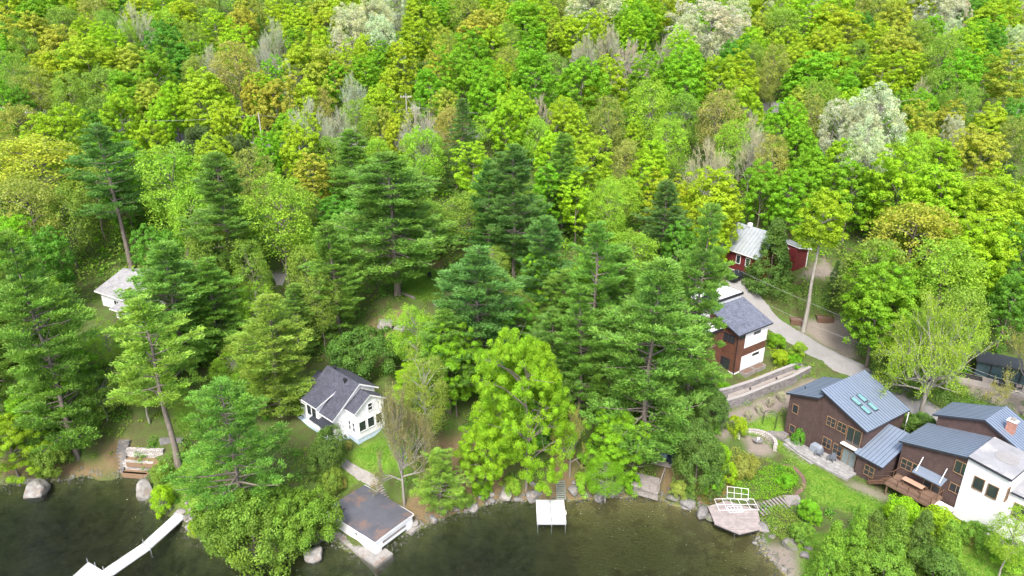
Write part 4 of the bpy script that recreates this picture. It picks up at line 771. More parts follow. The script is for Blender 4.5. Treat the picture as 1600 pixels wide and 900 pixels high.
#HILL#
HILL = """15,20,50,40,Y 50,30,50,40,G 75,15,60,35,G 100,40,50,45,S 122,15,45,40,L 150,25,50,40,B 165,18,40,40,L 192,15,40,30,D 217,18,45,35,Y 215,45,50,50,N 235,60,38,40,L
260,45,50,40,T 285,35,50,45,Y 310,18,50,35,B 325,38,40,40,S 345,20,16,40,P 375,45,50,32,O 390,15,40,30,O 397,36,14,30,P 15,55,45,50,D 55,60,70,42,O 92,76,60,50,O 130,65,38,40,L 155,75,38,32,L
142,108,90,60,Y 200,105,58,50,O 185,80,40,32,L 175,50,45,40,S 202,70,35,32,T 260,85,60,50,D 282,102,45,50,D 300,75,42,42,S 340,60,42,50,L 372,85,52,36,L 330,105,38,42,N 305,118,36,32,B 245,128,52,38,G
320,150,72,55,Y 356,155,26,45,E 372,120,62,45,R 395,150,40,42,O 15,90,40,50,G 45,88,42,50,S 75,125,62,50,Y 110,120,32,32,G 25,135,60,42,S 60,152,50,42,B 10,172,50,42,G 36,176,40,36,D 110,160,50,42,S
170,150,62,50,S 200,152,60,46,G 235,160,55,50,O 272,170,46,42,L 30,208,60,36,B 88,212,72,32,L 150,200,36,32,D 190,190,50,32,L 240,222,48,45,L 252,192,40,32,L 395,207,32,26,L
430,10,60,32,B 465,15,46,32,S 500,20,52,36,O 540,20,62,42,Y 470,38,50,40,Y 512,45,50,36,Y 440,35,45,26,Y 406,45,18,45,P 430,62,38,42,N 415,92,36,50,N 457,130,26,45,W 465,78,34,42,G 493,72,26,42,B 510,82,40,40,L
548,52,52,42,W 580,32,62,60,W 620,15,42,36,W 598,62,50,32,W 535,85,30,30,W 572,85,42,32,Y 648,70,48,60,L 622,92,46,50,Y 592,102,42,50,G 655,25,50,50,Y 700,27,36,45,G 730,20,50,36,B 775,20,50,36,L 790,42,40,30,O
745,55,72,42,O 695,66,38,30,O 770,76,56,40,L 703,92,40,45,S 740,96,60,42,G 792,78,40,36,S 792,106,40,40,B 470,106,62,42,Y 516,116,60,46,O 546,112,46,40,Y 572,126,42,50,G 612,140,46,50,Y 430,160,50,46,O 482,162,42,42,Y
505,172,26,32,R 526,140,36,50,G 552,150,38,50,N 590,166,52,50,L 440,130,36,36,G 410,150,36,42,Y 688,106,42,42,O 672,142,46,50,G 722,120,60,42,G 762,146,62,50,G 700,168,42,30,O 782,130,42,32,L 450,206,50,36,G
482,202,60,40,N 530,212,52,42,N 560,202,46,40,S 600,200,42,32,O 620,212,42,42,Y 655,206,52,50,N 702,202,42,32,R 790,202,52,42,L
820,42,72,46,G 860,15,52,32,B 925,17,84,44,W 850,36,50,32,L 1000,20,62,42,L 1040,10,52,32,Y 1100,12,62,28,L 1150,17,32,42,W 1190,20,42,42,L 905,56,62,42,L 870,66,36,46,O 830,86,46,60,G 945,50,32,22,Y 975,46,42,28,G
1002,46,46,32,G 950,70,38,34,N 912,86,38,32,N 985,62,46,28,L 990,105,56,80,N 1040,86,32,32,N 1112,46,94,54,W 1070,62,52,42,W 1115,80,26,26,W 1134,66,30,30,Y 1140,96,46,36,D 1170,76,46,42,L 1190,56,42,32,O 1070,96,52,42,L
835,122,72,60,G 862,110,42,42,S 878,120,22,60,N 910,136,72,80,G 950,142,62,70,L 1010,136,62,60,G 1066,126,72,60,G 1122,130,62,50,L 1156,126,52,50,L 1180,102,42,50,S 1196,132,32,60,B 815,192,52,50,L 845,186,38,46,N 882,196,52,42,L
950,202,52,50,B 975,186,14,32,E 990,212,32,36,Y 1012,182,62,60,T 1070,182,48,70,S 1120,196,62,56,R 1166,176,56,50,L 1176,216,42,42,N 840,218,42,40,T 905,215,42,46,Y
1215,12,42,32,W 1226,26,52,36,L 1280,12,36,32,N 1302,22,52,36,L 1251,16,24,32,D 1332,22,42,32,B 1370,20,52,32,B 1400,36,52,42,O 1430,22,42,28,Y 1460,17,62,50,W 1442,38,20,30,W 1490,15,42,28,W 1516,22,42,36,D 1560,12,52,32,Y
1545,36,62,42,Y 1586,46,42,36,O 1590,15,26,30,N 1220,46,62,36,S 1262,42,60,32,L 1312,46,72,28,Y 1346,52,42,32,D 1232,76,52,42,L 1290,76,52,46,Y 1322,66,38,32,B 1366,76,42,32,Y 1340,86,32,42,S 1402,90,62,50,O 1430,60,46,42,S
1460,56,42,42,G 1483,60,32,46,W 1516,66,52,36,G 1550,82,42,32,D 1590,75,32,32,W 1575,62,32,28,L 1470,106,62,42,S 1506,90,52,32,L 1496,132,62,70,G 1540,106,42,42,G 1576,126,58,70,O 1270,126,94,62,G 1240,100,42,36,Y 1310,100,42,42,L
1336,126,32,50,G 1376,126,52,60,L 1412,120,46,70,Y 1441,150,30,30,N 1462,146,46,42,S 1210,112,42,60,B 1248,166,42,32,O 1282,166,52,36,S 1326,172,46,42,L 1410,176,42,28,G 1442,172,42,32,G 1370,196,82,42,W 1312,206,52,42,W
1350,208,62,42,W 1386,206,30,30,G 1430,206,52,50,O 1480,196,42,50,O 1502,176,46,36,S 1546,196,52,50,Y 1490,216,26,32,W 1582,190,52,42,D 1226,202,62,60,G 1262,192,42,42,B 1582,218,42,32,B
55,262,132,90,O 50,335,90,60,B 20,385,70,60,G 100,345,70,60,S 65,410,70,60,D 275,300,95,80,T 300,345,70,60,T 395,282,50,50,B 470,235,66,46,L 490,285,52,60,O 440,350,92,110,T 660,245,62,50,T 740,268,52,62,Y 860,245,56,50,L 925,262,60,80,Y
850,252,24,26,R 975,255,42,60,R 1015,262,60,56,L 1045,235,50,50,T 1110,322,96,62,L 1108,266,62,60,N 1175,240,42,56,N 1206,262,52,50,R 1190,300,58,52,G 1245,232,52,50,G 1262,275,62,60,G 1352,256,62,52,W 1420,252,60,50,T
1530,242,62,60,O 1572,285,44,44,E 1332,295,74,60,G 1232,320,50,60,G 1400,302,92,62,L 1470,315,100,80,L 1525,345,92,90,L 1530,402,92,90,L 1430,372,115,90,O 1365,425,92,100,S 1375,475,96,92,G 1475,442,100,80,T 1570,335,92,90,L 1590,410,70,80,D
1470,255,52,50,L 1310,250,50,45,L 1140,235,46,46,T 590,245,40,40,T 515,245,46,46,S 360,195,46,40,Y 420,245,40,40,G 860,300,50,56,G 900,320,52,60,L 950,335,56,66,T 850,430,60,66,G 930,440,56,66,G 1060,390,50,56,D 480,420,56,66,S
330,395,70,60,S 250,395,56,50,D 20,455,56,56,D 395,430,56,56,S 1112,372,46,46,L 700,560,70,90,G 500,480,50,60,S 1580,470,60,60,D 1500,500,80,50,S 1090,440,60,60,D"""
for i, s_ in enumerate(HILL.split()):
    a = s_.split(','); forest(*[float(q) for q in a[:4]], a[4])
# second growth filling the stand between the trees listed above, smaller trees in the same stand
BACK = []
rb = random.Random(3)
codes = 'LLGGYYOSSTTBDWL'


# ------------------------------------------------------------------ near trees, each placed by its own base, top and width
NT = [
 # key, base x, base y, top y, width, colour, name, label
 ('pine', 8, 650, 395, 120, 'P', 'pine_tree', 'tall white pine at the left edge of the photo above the lake shore'),
 ('pine', 122, 715, 355, 145, 'P', 'pine_tree', 'broad tall white pine standing in front of the pale-roofed house, near the boulder'),
 ('pine', 62, 640, 420, 110, 'P', 'pine_tree', 'white pine crowded between the left edge pine and the broad one'),
 ('pine', 290, 575, 372, 140, 'P', 'pine_tree', 'bushy white pine just right of the pale-roofed house'),
 ('pine_sparse', 278, 728, 462, 140, 'PY', 'pine_tree', 'yellow-tipped pine with bare leaning grey trunk on the lakeside lawn'),
 ('pine', 370, 470, 235, 110, 'P', 'pine_tree', 'tall white pine right of the pale-roofed house, reaching above the budding trees'),
 ('pine', 345, 560, 400, 100, 'P', 'pine_tree', 'shorter pine directly below the tall one near the pale-roofed house'),
 ('pine_sparse', 207, 425, 190, 115, 'Q', 'pine_tree', 'tall dark pine with exposed trunk rising behind the pale-roofed house'),
 ('pine', 440, 650, 462, 125, 'PY', 'pine_tree', 'light green pine just left of the white gabled house'),
 ('pine_low', 385, 822, 588, 150, 'P', 'pine_tree', 'low-branched pine on the point between the long dock and boathouse'),
 ('pine', 622, 462, 235, 180, 'P', 'pine_tree', 'very wide pine with a thick trunk beside the small clearing'),
 ('pine', 532, 525, 345, 95, 'P', 'pine_tree', 'narrow bluish pine left of the clearing'),
 ('pine', 558, 350, 200, 75, 'P', 'pine_tree', 'slender pine standing behind the wide pine of the clearing'),
 ('pine', 745, 605, 380, 150, 'Q', 'pine_tree', 'dark dense pine standing just right of the clearing'),
 ('pine', 803, 440, 222, 100, 'Q', 'pine_tree', 'tall dark pine above the middle of the photo, with a rounded top'),
 ('pine', 765, 420, 245, 70, 'Q', 'pine_tree', 'dark pine pressed against the left side of the round-topped dark pine'),
 ('pine', 878, 365, 205, 75, 'P', 'pine_tree', 'slim open pine right of the round-topped dark pine'),
 ('spruce', 725, 300, 150, 85, 'Q', 'spruce_tree', 'pointed dark spruce rising highest in the middle, beneath the power poles'),
 ('pine_sparse', 925, 590, 345, 110, 'P', 'pine_tree', 'gappy pine with grey limbs left of the tallest shore pine'),
 ('pine', 880, 560, 420, 90, 'P', 'pine_tree', 'middle-sized pine directly uphill of the lime maple at the small dock'),
 ('pine', 1000, 715, 395, 175, 'P', 'pine_tree', 'tallest shore pine, above the weathered timber platform'),
 ('pine', 1070, 640, 312, 122, 'P', 'pine_tree', 'large pine whose branches cover the white flat roof'),
 ('pine', 1030, 430, 280, 80, 'Q', 'pine_tree', 'blue-green pine with bare pale trunk behind the shore pines'),
 ('pine', 1045, 590, 420, 100, 'P', 'pine_tree', 'pine squeezed between the two largest shore pines'),
 ('pine_low', 690, 805, 700, 80, 'PY', 'pine_tree', 'small light green pine on the shore right of the boathouse'),
 ('maple_big', 822, 764, 505, 128, 'M', 'maple_tree', 'large lime yellow maple on the shore left of the small dock'),
 ('maple_near', 760, 775, 640, 85, 'M', 'maple_tree', 'smaller lime maple against the left side of the big shore maple'),
 ('lacy_near', 790, 700, 580, 90, 'T', 'budding_tree', 'thin-leaved tree with pale limbs between the two shore maples'),
 ('maple_near', 962, 750, 640, 86, 'M', 'maple_tree', 'fresh green young maple left of the weathered timber platform'),
 ('lacy_near', 945, 785, 710, 80, 'G', 'broadleaf_tree', 'small green tree overhanging the water right of the small dock'),
 ('lacy_near', 655, 600, 470, 85, 'T', 'birch_tree', 'bright green birch with white limbs in front of the clearing'),
 ('maple_near', 715, 650, 520, 80, 'G', 'maple_tree', 'green maple behind the brown budding trees'),
 ('bud_near', 632, 790, 575, 100, 'K', 'budding_tree', 'ochre budding tree with a pale forked trunk right of the boathouse stairs'),
 ('lacy_near', 668, 722, 560, 85, 'B', 'budding_tree', 'taller ochre budding tree standing behind the forked one'),
 ('bud_near', 890, 745, 625, 60, 'R', 'budding_tree', 'thin rusty budding tree above the small dock'),
 ('bud_near', 1436, 655, 445, 165, 'T', 'budding_tree', 'spreading half-bare tree with white limbs beside the gravel road'),
 ('bud_near', 1600, 650, 490, 130, 'R', 'budding_tree', 'reddish bare tree spreading over the dark pavilion at the right edge'),
 ('lacy_near', 1560, 905, 800, 80, 'T', 'budding_tree', 'twiggy young tree in front of the white block of the right house'),
 ('maple_near', 1390, 520, 420, 110, 'G', 'maple_tree', 'rounded green maple beside the road, right of the raised beds'),
 ('roadside', 1255, 517, 296, 76, 'L', 'broadleaf_tree', 'tall tree with long bare forked trunk at the roadside near the raised beds'),
 ('cedar', 1200, 448, 340, 80, 'C', 'cedar_tree', 'large conical cedar in front of the red house'),
 ('spruce', 1298, 475, 405, 32, 'Q', 'spruce_tree', 'small spruce behind the raised beds'),
 ('cedar_bush', 325, 272, 195, 58, 'E', 'cedar_tree', 'blackish round cedar left of its twin below the hillside road'),
 ('cedar_bush', 372, 285, 205, 62, 'E', 'cedar_tree', 'blackish cedar, the right one of the pair below the hillside road'),
 ('spruce', 440, 300, 238, 24, 'E', 'spruce_tree', 'skinny dark spruce right of the blackish cedar pair'),
 ('maple_near', 1500, 480, 350, 120, 'L', 'maple_tree', 'big lime maple above the dark pavilion'),
 ('pine', 222, 560, 450, 46, 'PY', 'pine_tree', 'yellow-green young pine in front of the pale roof'),
 ('pine', 470, 560, 440, 70, 'P', 'pine_tree', 'small pine above the white gabled house, near the side road'),
 ('pine', 860, 640, 480, 90, 'P', 'pine_tree', 'pine half hidden directly behind the big lime shore maple'),
 ('pine', 950, 640, 480, 90, 'P', 'pine_tree', 'pine behind the fresh green young maple'),
 ('pine', 905, 650, 440, 100, 'P', 'pine_tree', 'pine filling the space right behind the big lime shore maple'),
 ('pine', 850, 520, 335, 90, 'Q', 'pine_tree', 'dark pine between the round-topped pine and the gappy one'),
 ('pine', 965, 560, 380, 95, 'P', 'pine_tree', 'pine uphill left of the tallest shore pine'),
 ('pine', 700, 640, 480, 95, 'P', 'pine_tree', 'pine below the clearing, left of the dark dense one'),
]
for i_, (key, bx, by, ty, wp, cd, nm, lb) in enumerate(NT): tree_base(key, bx, by, ty, wp, cd, nm, lb, var=(i_ % 4 if key == 'pine' and (bx < 260 or bx > 1000) else None), wmul=(1.18 if bx < 1060 else 1.02) if 'pine' in key else 1.0)
NS = [
 ('cedar_bush', 400, 872, 770, 130, 'CY', 'cedar_shrub', 'largest rounded cedar at the waterline of the point'),
 ('cedar_bush', 475, 858, 775, 100, 'CY', 'cedar_shrub', 'rounded cedar touching the left end of the boathouse'),
 ('cedar_bush', 345, 850, 780, 80, 'CY', 'cedar_shrub', 'rounded cedar at the left end of the point, near the long dock'),
 ('cedar_bush', 440, 830, 765, 80, 'CY', 'cedar_shrub', 'cedar behind the waterline cedars on the point'),
 ('cedar_bush', 515, 738, 672, 62, 'C', 'cedar_shrub', 'dark cedar bush in front of the white gabled house'),
 ('cedar_bush', 570, 592, 515, 105, 'C', 'cedar_shrub', 'dark cedar bush above the white gabled house'),
 ('cedar_bush', 1086, 752, 660, 84, 'C', 'cedar_shrub', 'big dark green cedar bush right of the weathered timber platform'),
 ('shrub', 1152, 680, 652, 34, 'L', 'round_shrub', 'ball-shaped lime shrub beside the fire pit wall'),
 ('shrub', 1120, 730, 690, 40, 'L', 'shrub', 'lime shrub between the dark cedar bush and the fire pit'),
 ('shrub', 258, 796, 755, 40, 'L', 'shrub', 'lime shrub on the white boulder by the long dock'),
 ('shrub', 312, 840, 805, 34, 'L', 'shrub', 'lime shrub right of the long dock landing'),
 ('shrub', 252, 752, 726, 36, 'S', 'shrub', 'low green shrub beside the leaning pine'),
 ('maple_near', 30, 745, 640, 90, 'M', 'broadleaf_shrub', 'lime leafy shrub on the left edge shore'),
 ('shrub', 90, 745, 690, 60, 'S', 'shrub', 'olive shrub above the boulder in the water'),
 ('shrub', 1238, 575, 552, 28, 'G', 'shrub', 'trimmed green shrub by the upper terrace wall'),
 ('shrub', 1248, 560, 532, 26, 'T', 'shrub', 'feathery green shrub at the road end of the terrace'),
 ('shrub', 1213, 545, 522, 32, 'G', 'shrub', 'green shrub at the corner of the brown and white house'),
 ('shrub', 1218, 570, 545, 30, 'Y', 'shrub', 'yellow shrub in the bed beside the brown and white house'),
 ('shrub', 1130, 612, 596, 26, 'G', 'shrub', 'small shrub below the planters at the terrace corner'),
 ('cedar_bush', 1262, 812, 782, 36, 'G', 'cedar_shrub', 'smooth round green bush beside the dock stairs landing'),
 ('cedar', 1288, 915, 815, 62, 'CY', 'cedar_tree', 'yellow-green pointed cedar nearest the beach'),
 ('cedar', 1322, 905, 790, 60, 'CY', 'cedar_tree', 'pointed cedar second from the beach'),
 ('cedar', 1350, 895, 800, 70, 'C', 'cedar_tree', 'dark pointed cedar, third from the beach'),
 ('cedar', 1385, 885, 792, 72, 'CY', 'cedar_tree', 'bushy cedar fourth from the beach, below the lawn'),
 ('cedar', 1425, 890, 800, 74, 'C', 'cedar_tree', 'bushy cedar fifth from the beach'),
 ('cedar', 1465, 905, 815, 74, 'CY', 'cedar_tree', 'bushy cedar sixth from the beach'),
 ('cedar_bush', 1370, 925, 850, 100, 'CY', 'cedar_shrub', 'rounded cedar at the bottom edge below the pointed cedars'),
 ('cedar_bush', 1450, 930, 860, 100, 'C', 'cedar_shrub', 'darker rounded cedar at the bottom edge, right of its neighbour'),
 ('shrub', 1405, 820, 775, 60, 'L', 'shrub', 'lime shrub below the lawn, left of the wooden deck'),
 ('shrub', 1462, 835, 790, 60, 'L', 'shrub', 'lime yellow shrub under the wooden deck'),
 ('shrub', 1515, 850, 815, 50, 'S', 'shrub', 'olive shrub at the foot of the white block'),
 ('shrub', 1580, 890, 850, 70, 'T', 'shrub', 'pale green bush in the bottom right corner'),
 ('shrub', 1509, 850, 826, 22, 'R', 'shrub', 'small orange-leaved shrub at the foot of the white block'),
 ('cedar_bush', 1430, 690, 645, 60, 'C', 'cedar_shrub', 'dark bush between the two brick houses'),
 ('cedar_bush', 1400, 600, 545, 85, 'C', 'cedar_shrub', 'dark rounded bush on the far side of the road'),
 ('cedar_bush', 1105, 655, 600, 60, 'C', 'cedar_shrub', 'dark bush at the left end of the terrace walls'),
 ('cedar_bush', 1248, 692, 670, 22, 'D', 'shrub', 'small green shrub at the corner of the brick house patio'),
 ('shrub', 520, 770, 735, 40, 'S', 'shrub', 'thin olive shrub behind the boathouse roof'),
 ('shrub', 690, 770, 745, 40, 'D', 'shrub', 'dark green shrub under the budding trees'),
 ('shrub', 545, 702, 690, 14, 'R', 'shrub', 'tiny reddish shrub beside the white house foundation'),
 ('shrub', 530, 760, 748, 30, 'R', 'shrub', 'heap-like rusty orange shrub behind the boathouse'),
 ('cedar', 425, 445, 428, 12, 'E', 'cedar_tree', 'tiny pointed cedar at the side road'),
 ('shrub', 640, 560, 520, 50, 'G', 'shrub', 'green shrub on the rocky slope below the clearing'),
 ('shrub', 1020, 700, 665, 60, 'G', 'shrub', 'green shrub under the tallest shore pine'),
 ('shrub', 722, 792, 768, 36, 'S', 'shrub', 'olive shrub on the bank right of the small light pine'),
 ('shrub', 752, 778, 752, 36, 'G', 'shrub', 'green shrub at the foot of the smaller lime maple'),
 ('shrub', 800, 772, 748, 34, 'T', 'shrub', 'pale shrub on the bank left of the small dock boulders'),
 ('shrub', 915, 768, 738, 40, 'T', 'shrub', 'pale green shrub right of the dock steps'),
 ('shrub', 985, 768, 735, 36, 'G', 'shrub', 'green shrub touching the left side of the timber platform'),
 ('shrub', 1062, 778, 750, 34, 'B', 'shrub', 'brownish shrub between the timber platform and the boulders'),
 ('shrub', 1112, 765, 735, 40, 'G', 'shrub', 'green shrub behind the left corner of the hexagonal deck'),
 ('shrub', 1138, 752, 725, 36, 'L', 'shrub', 'light shrub between the dark cedar bush and the groundcover bed'),
 ('shrub', 1250, 845, 815, 40, 'S', 'shrub', 'olive shrub on the bank left of the pointed cedars'),
 ('shrub', 1228, 760, 742, 30, 'G', 'shrub', 'green shrub inside the curve of the mulch edging'),
 ('shrub', 1160, 745, 712, 46, 'B', 'shrub', 'brownish twiggy shrub left of the fire pit'),
]
for key, bx, by, ty, wp, cd, nm, lb in NS: tree_base(key, bx, by, ty, wp, cd, nm, lb, cat='tree' if nm.endswith('tree') else 'shrub', wmul=1.05)
for i, (bx, by) in enumerate(((1168, 655), (1186, 645), (1202, 635), (1220, 626))):
    tree_base('shrub', bx, by, by - 15, 15, 'N', 'ornamental_grass', '%s dry grass tuft along the gravel strip, counted from the fire pit' % ('first', 'second', 'third', 'fourth')[i], 'plant', 'grass tufts on the gravel strip')

PROT = [(452, 566, 600, 705), (135, 412, 235, 492), (575, 405, 700, 535), (1060, 440, 1215, 605), (1110, 500, 1340, 720), (1230, 560, 1480, 660), (1200, 480, 1340, 560), (1135, 335, 1280, 440), (1200, 560, 1700, 1000),
 (1140, 420, 1260, 560), (500, 700, 650, 890), (170, 670, 300, 820), (790, 740, 1120, 900), (1500, 540, 1700, 700), (405, 425, 445, 445), (270, 640, 340, 720), (105, 172, 140, 190), (395, 175, 425, 268), (52, 168, 68, 215), (628, 145, 682, 236), (1292, 165, 1302, 200), (1340, 155, 1352, 172), (560, 690, 610, 760), (1020, 640, 1110, 760), (640, 740, 800, 900)]
def fillers(x0, x1, y0, y1, step, hr, wr, codes_, seed, mind, keyf=None):
    r_ = random.Random(seed); y = y0; row = 0
    while y < y1:
        x = x0 + (row % 2) * step / 2
        while x < x1:
            X, Y = x + r_.uniform(-.3, .3) * step, y + r_.uniform(-.3, .3) * step; code = r_.choice(codes_); h_ = r_.uniform(*hr); w_ = r_.uniform(*wr); x += step
            if abs(X) > Y * 0.78 + 8: continue
            z = gz(X, Y)
            if z < 1.5 or any((X - a) ** 2 + (Y - b_) ** 2 < (mind * 0.8 + r * 0.6) ** 2 for a, b_, r in CLEAR): continue
            if any((X - o.location.x) ** 2 + (Y - o.location.y) ** 2 < mind ** 2 for o, *_ in TREES): continue
            if any(inpoly(np.array(X), np.array(Y), p) for p in LAWN + GRAV): continue
            cx, cy = proj(X, Y, z + h_ * .6); tx, ty = proj(X, Y, z + h_); bx, by = proj(X, Y, z); hw = w_ / 2 * FPX / depth(X, Y, z)
            if any(cx + hw > a and cx - hw < c and by > b_ and ty < d for a, b_, c, d in PROT): continue
            key = KIND[code]
            nm = {'maple': 'maple_tree', 'lacy': 'budding_tree', 'spruce': 'spruce_tree'}.get(key, 'broadleaf_tree')
            if keyf: key = {'maple': 'maple_near', 'lacy': 'lacy_near'}.get(key, key)
            o = place(key, X, Y, z, w_, h_, r_.uniform(0, 6.28), CO[code], nm); TREES.append((o, cx, cy, code))
        y += step * 0.87; row += 1
fillers(-95, 95, 58, 100, 6.0, (6, 10), (5.5, 8), 'GGDSTLS', 21, 3.6, True)
fillers(-120, 120, 100, 150, 8.0, (9, 13), (8.5, 11), 'GTSLDSTYG', 22, 6.0)
fillers(-190, 190, 150, 250, 13.0, (11, 14), (9, 13), 'GSLLYGLTL', 23, 8.5)
print('TREES', len(TREES), 'tree objects', sum(1 for o in bpy.data.objects if o.get('category') == 'tree'))

# hedges and ground shrubs as clipped volumes of foliage
def hedge(name, pts, width, height, code, label, cat='hedge', dens=420, leaf=0.15, mat=CEDARM):
    rs = np.random.RandomState(int(abs(pts[0][0]) * 7) % 1000); ws = [np.array(hit(*p)) for p in pts]; cs = []
    for a, b_ in zip(ws[:-1], ws[1:]):
        ln = np.linalg.norm((b_ - a)[:2]); n = max(1, int(ln * dens)); s_ = rs.uniform(0, 1, (n, 1)); dxy = (b_ - a)[:2] / max(ln, .01); sd_ = np.array([dxy[1], -dxy[0]])
        th = rs.uniform(-0.15, math.pi + 0.15, n); bl = 1 + 0.16 * np.sin(s_[:, 0] * ln * 1.7 + a[0]) + 0.10 * np.sin(s_[:, 0] * ln * 4.1)
        ct = np.sign(np.cos(th)) * np.abs(np.cos(th)) ** 0.5; st_ = np.sign(np.sin(th)) * np.abs(np.sin(th)) ** 0.5; rr = rs.uniform(0.82, 1.05, n) * bl
        xy = a[:2] * (1 - s_) + b_[:2] * s_ + sd_ * (ct * rr * width / 2)[:, None]; z = np.array([gz(*q) for q in xy]) + np.maximum(st_ * rr * height, 0.02)
        nn_ = np.stack([sd_[0] * ct, sd_[1] * ct, st_], 1); cs.append((np.column_stack([xy, z]), nn_))
    c = np.concatenate([q[0] for q in cs]); nn_ = np.concatenate([q[1] for q in cs]); a, b_ = leaves(rs, c, nn_ + [0, 0, .3], leaf, jit=0.7)
    cell = np.sin(c[:, 0] * 2.1) * np.sin(c[:, 1] * 2.3) * 0.25 + 0.5; v, q, col = quadmesh(c, a, b_, np.stack([np.clip(cell + rs.normal(0, .16, len(c)), 0, 1), rs.uniform(0, 1, len(c)) * np.clip(nn_[:, 2], 0, 1)], 1))
    o = bpy_link(name, np_mesh(name, v, q, mat, {'tint': col}), label=label, cat=cat); o.color = (*CO[code], 1)
    for w_ in ws: CLEAR.append((w_[0], w_[1], width * 0.6))
    return o
hedge('cedar_hedge', [(1168, 436), (1200, 464), (1238, 488), (1270, 484), (1335, 492)], 2.8, 3.7, 'C', 'long dark hedge between the road and the red house')
hedge('cedar_hedge', [(1370, 585), (1420, 612), (1470, 632), (1540, 655), (1610, 690)], 3.4, 2.6, 'C', 'dense dark hedge along the far side of the road behind the blue roofs', dens=520)
hedge('garden_hedge', [(1475, 590), (1500, 640), (1560, 660)], 2.0, 1.6, 'CY', 'lighter green hedge bordering the dark pavilion terrace')
def bed(name, poly, code, label, h=0.5, dens=60, leaf=0.13, cat='shrub bed'):
    pg = ppoly(poly); rs = np.random.RandomState(len(pg) * 31 + int(poly[0][0])); xs = [p[0] for p in pg]; ys = [p[1] for p in pg]; n = int((max(xs) - min(xs)) * (max(ys) - min(ys)) * dens)
    x = rs.uniform(min(xs), max(xs), n); y = rs.uniform(min(ys), max(ys), n); k = inpoly(x, y, pg); x, y = x[k], y[k]
    hh = h * (0.65 + 0.35 * np.sin(x * 2.7 + 1) * np.sin(y * 3.1)) * rs.uniform(0.5, 1, len(x)); z = np.array([gz(a, b_) for a, b_ in zip(x, y)]) + hh
    c = np.column_stack([x, y, z]); a, b_ = leaves(rs, c, np.tile([0, 0, 1.], (len(c), 1)), leaf, jit=0.6); v, q, col = quadmesh(c, a, b_, np.stack([rs.uniform(.1, .9, len(c)), rs.uniform(0, 1, len(c))], 1))
    o = bpy_link(name, np_mesh(name, v, q, LEAF, {'tint': col}), label=label, cat=cat); o.color = (*CO[code], 1); CLEAR.append((sum(xs) / len(xs), sum(ys) / len(ys), 2.0)); return o
bed('groundcover_bed', [(1170, 745), (1205, 728), (1238, 730), (1248, 752), (1235, 772), (1200, 782), (1160, 775), (1140, 760)], 'G', 'bright green groundcover bed curving beside the lawn', 0.7, 170)
bed('groundcover_bed', [(1075, 765), (1110, 745), (1150, 740), (1165, 745), (1140, 765), (1120, 790), (1095, 790)], 'X', 'reddish green heath bed above the boulders of the bay', 0.5, 150)
bed('groundcover_bed', [(1150, 700), (1200, 722), (1170, 742), (1130, 735), (1125, 712)], 'B', 'brown-green low shrub bed under the fire pit', 0.6, 130)
bed('groundcover_bed', [(1180, 805), (1225, 790), (1250, 810), (1250, 850), (1225, 850), (1195, 825)], 'S', 'weedy green bank between dock stairs and beach', 0.5, 140)
bed('flower_bed', [(1150, 603), (1200, 582), (1235, 560), (1240, 572), (1190, 597), (1150, 612)], 'O', 'orange-brown planted bed on the upper terrace', 0.3, 90)
bed('groundcover_bed', [(1200, 545), (1235, 548), (1240, 570), (1215, 572)], 'Y', 'yellow-green low plants beside the brown and white house', 0.4, 120)

# undergrowth of the whole wood: nobody could count it
def undergrowth(name, x0, x1, y0, y1, n, leaf, hh, per, cols, seed):
    rs = np.random.RandomState(seed); cl = np.array(CLEAR); px_, py_ = [], []
    x = rs.uniform(x0, x1, n); y = rs.uniform(y0, y1, n); z = np.array([gz(a, b_) for a, b_ in zip(x, y)]); ok = z > 0.55
    for p in LAWN + GRAV: ok &= ~inpoly(x, y, p)
    for p in LITTER: ok &= ~inpoly(x, y, p) | (rs.uniform(0, 1, n) < 0.16)
    for a, b_, r in cl: ok &= (x - a) ** 2 + (y - b_) ** 2 > r * r
    x, y, z = x[ok], y[ok], z[ok]; sz = rs.uniform(0.4, 1, len(x)) * hh; k = np.repeat(np.arange(len(x)), per); e = unit(rs.normal(0, 1, (len(k), 3))); e[:, 2] = np.abs(e[:, 2])
    c = np.column_stack([x, y, z])[k] + e * (sz[k] * rs.uniform(0.4, 1, len(k)))[:, None]; a, b_ = leaves(rs, c, e + [0, 0, 0.5], leaf, jit=0.6)
    ct = rs.uniform(0.1, 0.9, len(x)); v, q, col = quadmesh(c, a, b_, np.stack([np.clip(ct[k] + rs.normal(0, .12, len(k)), 0, 1), np.clip(e[:, 2] * rs.uniform(0, 1.2, len(k)), 0, 1)], 1))
    o = bpy_link(name, np_mesh(name, v, q, LEAF, {'tint': col}), kind='stuff', label=cols[1], cat='undergrowth'); o.color = (*CO[cols[0]], 1)
undergrowth('undergrowth', -70, 80, 50, 125, 3600, 0.17, 0.75, 42, ('S', 'low leafy undergrowth on the slope between shore and road'), 1)
undergrowth('saplings', -75, 85, 55, 130, 1300, 0.22, 1.6, 90, ('D', 'knee-high green saplings and bushes among the trees'), 2)
undergrowth('forest_undergrowth', -190, 190, 112, 275, 7000, 0.42, 2.3, 34, ('G', 'leafy understorey filling the hillside forest'), 3)
undergrowth('forest_saplings', -180, 180, 105, 265, 2300, 0.42, 3.8, 90, ('S', 'young olive green saplings filling the gaps of the hillside forest'), 4)

